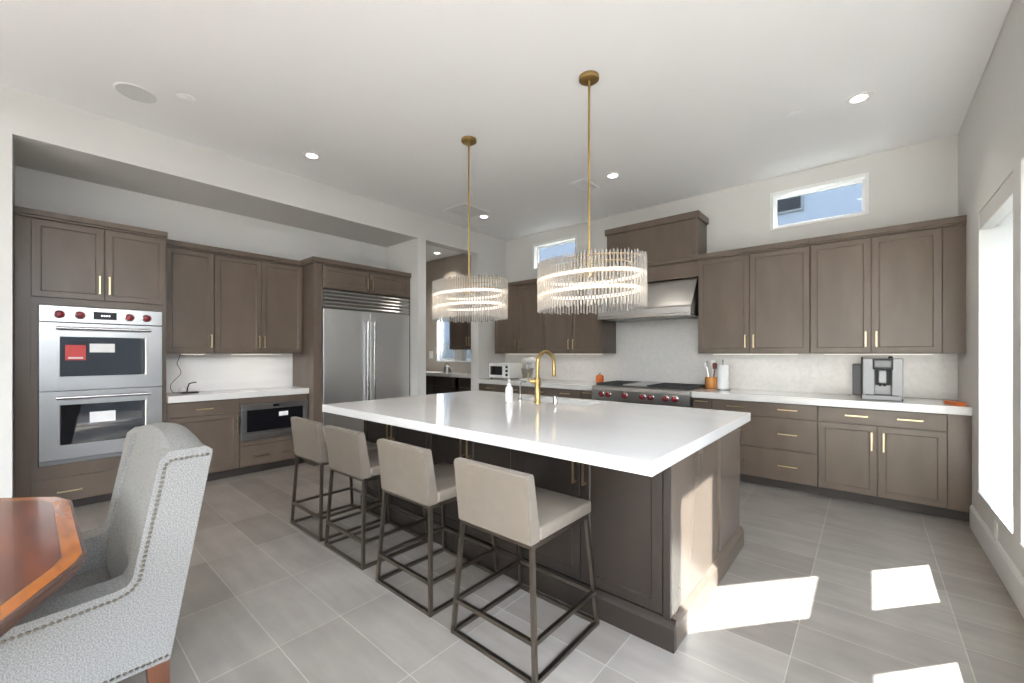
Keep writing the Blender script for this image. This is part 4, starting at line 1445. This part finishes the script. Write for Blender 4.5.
# arched backrest between the side panels
bk = MB()
NX = 20
x0, x1 = CX0 + 0.01, CX1 - 0.01


def crest(x):
    u = (x - (x0 + x1) / 2) / ((x1 - x0) / 2)
    return 0.995 + 0.052 * max(0.0, 1 - u * u) ** 0.8


cols = []
for i in range(NX + 1):
    x = x0 + (x1 - x0) * i / NX
    zc = crest(x)
    k = (zc - 0.215) / 0.78
    yb = 0.343 + 0.135 * k
    yf = 0.325 + 0.02 * (zc - 0.99) / 0.05
    cols.append([bk.bm.verts.new(p) for p in ((x, 0.340, 0.215), (x, yb - 0.012, zc - 0.03), (x, yb - 0.03, zc - 0.008), (x, (yb + yf) / 2, zc), (x, yf + 0.02, zc - 0.006), (x, yf, zc - 0.03), (x, 0.255, 0.62), (x, 0.232, 0.50), (x, 0.232, 0.215))])
m_ = len(cols[0])
for A, B in zip(cols, cols[1:]):
    for j in range(m_):
        bk.bm.faces.new((A[j], A[(j + 1) % m_], B[(j + 1) % m_], B[j]))
bk.bm.faces.new(cols[0])
bk.bm.faces.new(cols[-1][::-1])
bk.build('backrest', 'fabric', chair, True)
MB().box(CX0 + SW - 0.005, CX1 - SW + 0.005, -0.23, 0.25, 0.285, 0.390, 0.03, 4).build('seat_cushion', 'fabric', chair, True)
MB().box(CX0 + SW - 0.01, CX1 - SW + 0.01, -0.24, 0.30, 0.218, 0.284, 0.004).build('seat_base', 'fabric', chair, True)
# legs
for x0, x1 in ((CX0 + 0.03, CX0 + 0.09), (CX1 - 0.066, CX1 - 0.006)):
    lg = MB()
    vs = []
    for z, y, s_ in ((0.0, 0.322, 0.026), (0.217, 0.312, 0.032)):
        c_ = (x0 + x1) / 2
        vs.append([lg.bm.verts.new((c_ + a * s_, y + b * s_, z)) for a, b in ((-1, -1), (1, -1), (1, 1), (-1, 1))])
    for i in range(4):
        lg.bm.faces.new((vs[0][i], vs[0][(i + 1) % 4], vs[1][(i + 1) % 4], vs[1][i]))
    lg.bm.faces.new(vs[0][::-1])
    lg.bm.faces.new(vs[1])
    lg.build('leg', 'chairwood', chair)
    lg = MB()
    vs = []
    for z, s_ in ((0.0, 0.018), (0.217, 0.032)):
        c_ = (x0 + x1) / 2
        vs.append([lg.bm.verts.new((c_ + a * s_, -0.19 + b * s_, z)) for a, b in ((-1, -1), (1, -1), (1, 1), (-1, 1))])
    for i in range(4):
        lg.bm.faces.new((vs[0][i], vs[0][(i + 1) % 4], vs[1][(i + 1) % 4], vs[1][i]))
    lg.bm.faces.new(vs[0][::-1])
    lg.bm.faces.new(vs[1])
    lg.build('leg', 'chairwood', chair)


# nailhead trim along the outer edges of the side panels
def beads(mb, path, step, r, axis):
    acc = 0.0
    P = [V(p) for p in path]
    for a, b in zip(P, P[1:]):
        L = (b - a).length
        t = acc
        while t < L:
            mb.dome(a.lerp(b, t / L), r, axis)
            t += step
        acc = t - L


for X, ax in ((CX1, (1, 0, 0)), (CX0, (-1, 0, 0))):
    nb = MB()
    beads(nb, [(X, 0.462, 0.968), (X, 0.350, 0.966), (X, 0.332, 0.950), (X, 0.270, 0.615), (X, 0.258, 0.548), (X, 0.236, 0.517), (X, 0.195, 0.505), (X, -0.16, 0.484), (X, -0.235, 0.46)], 0.0165, 0.0070, ax)
    beads(nb, [(X, 0.335, 0.232), (X, -0.24, 0.232)], 0.0165, 0.0070, ax)
    nb.build('nailhead_trim', 'nail', chair, True, kind='stuff')

print('objects', len(bpy.data.objects))
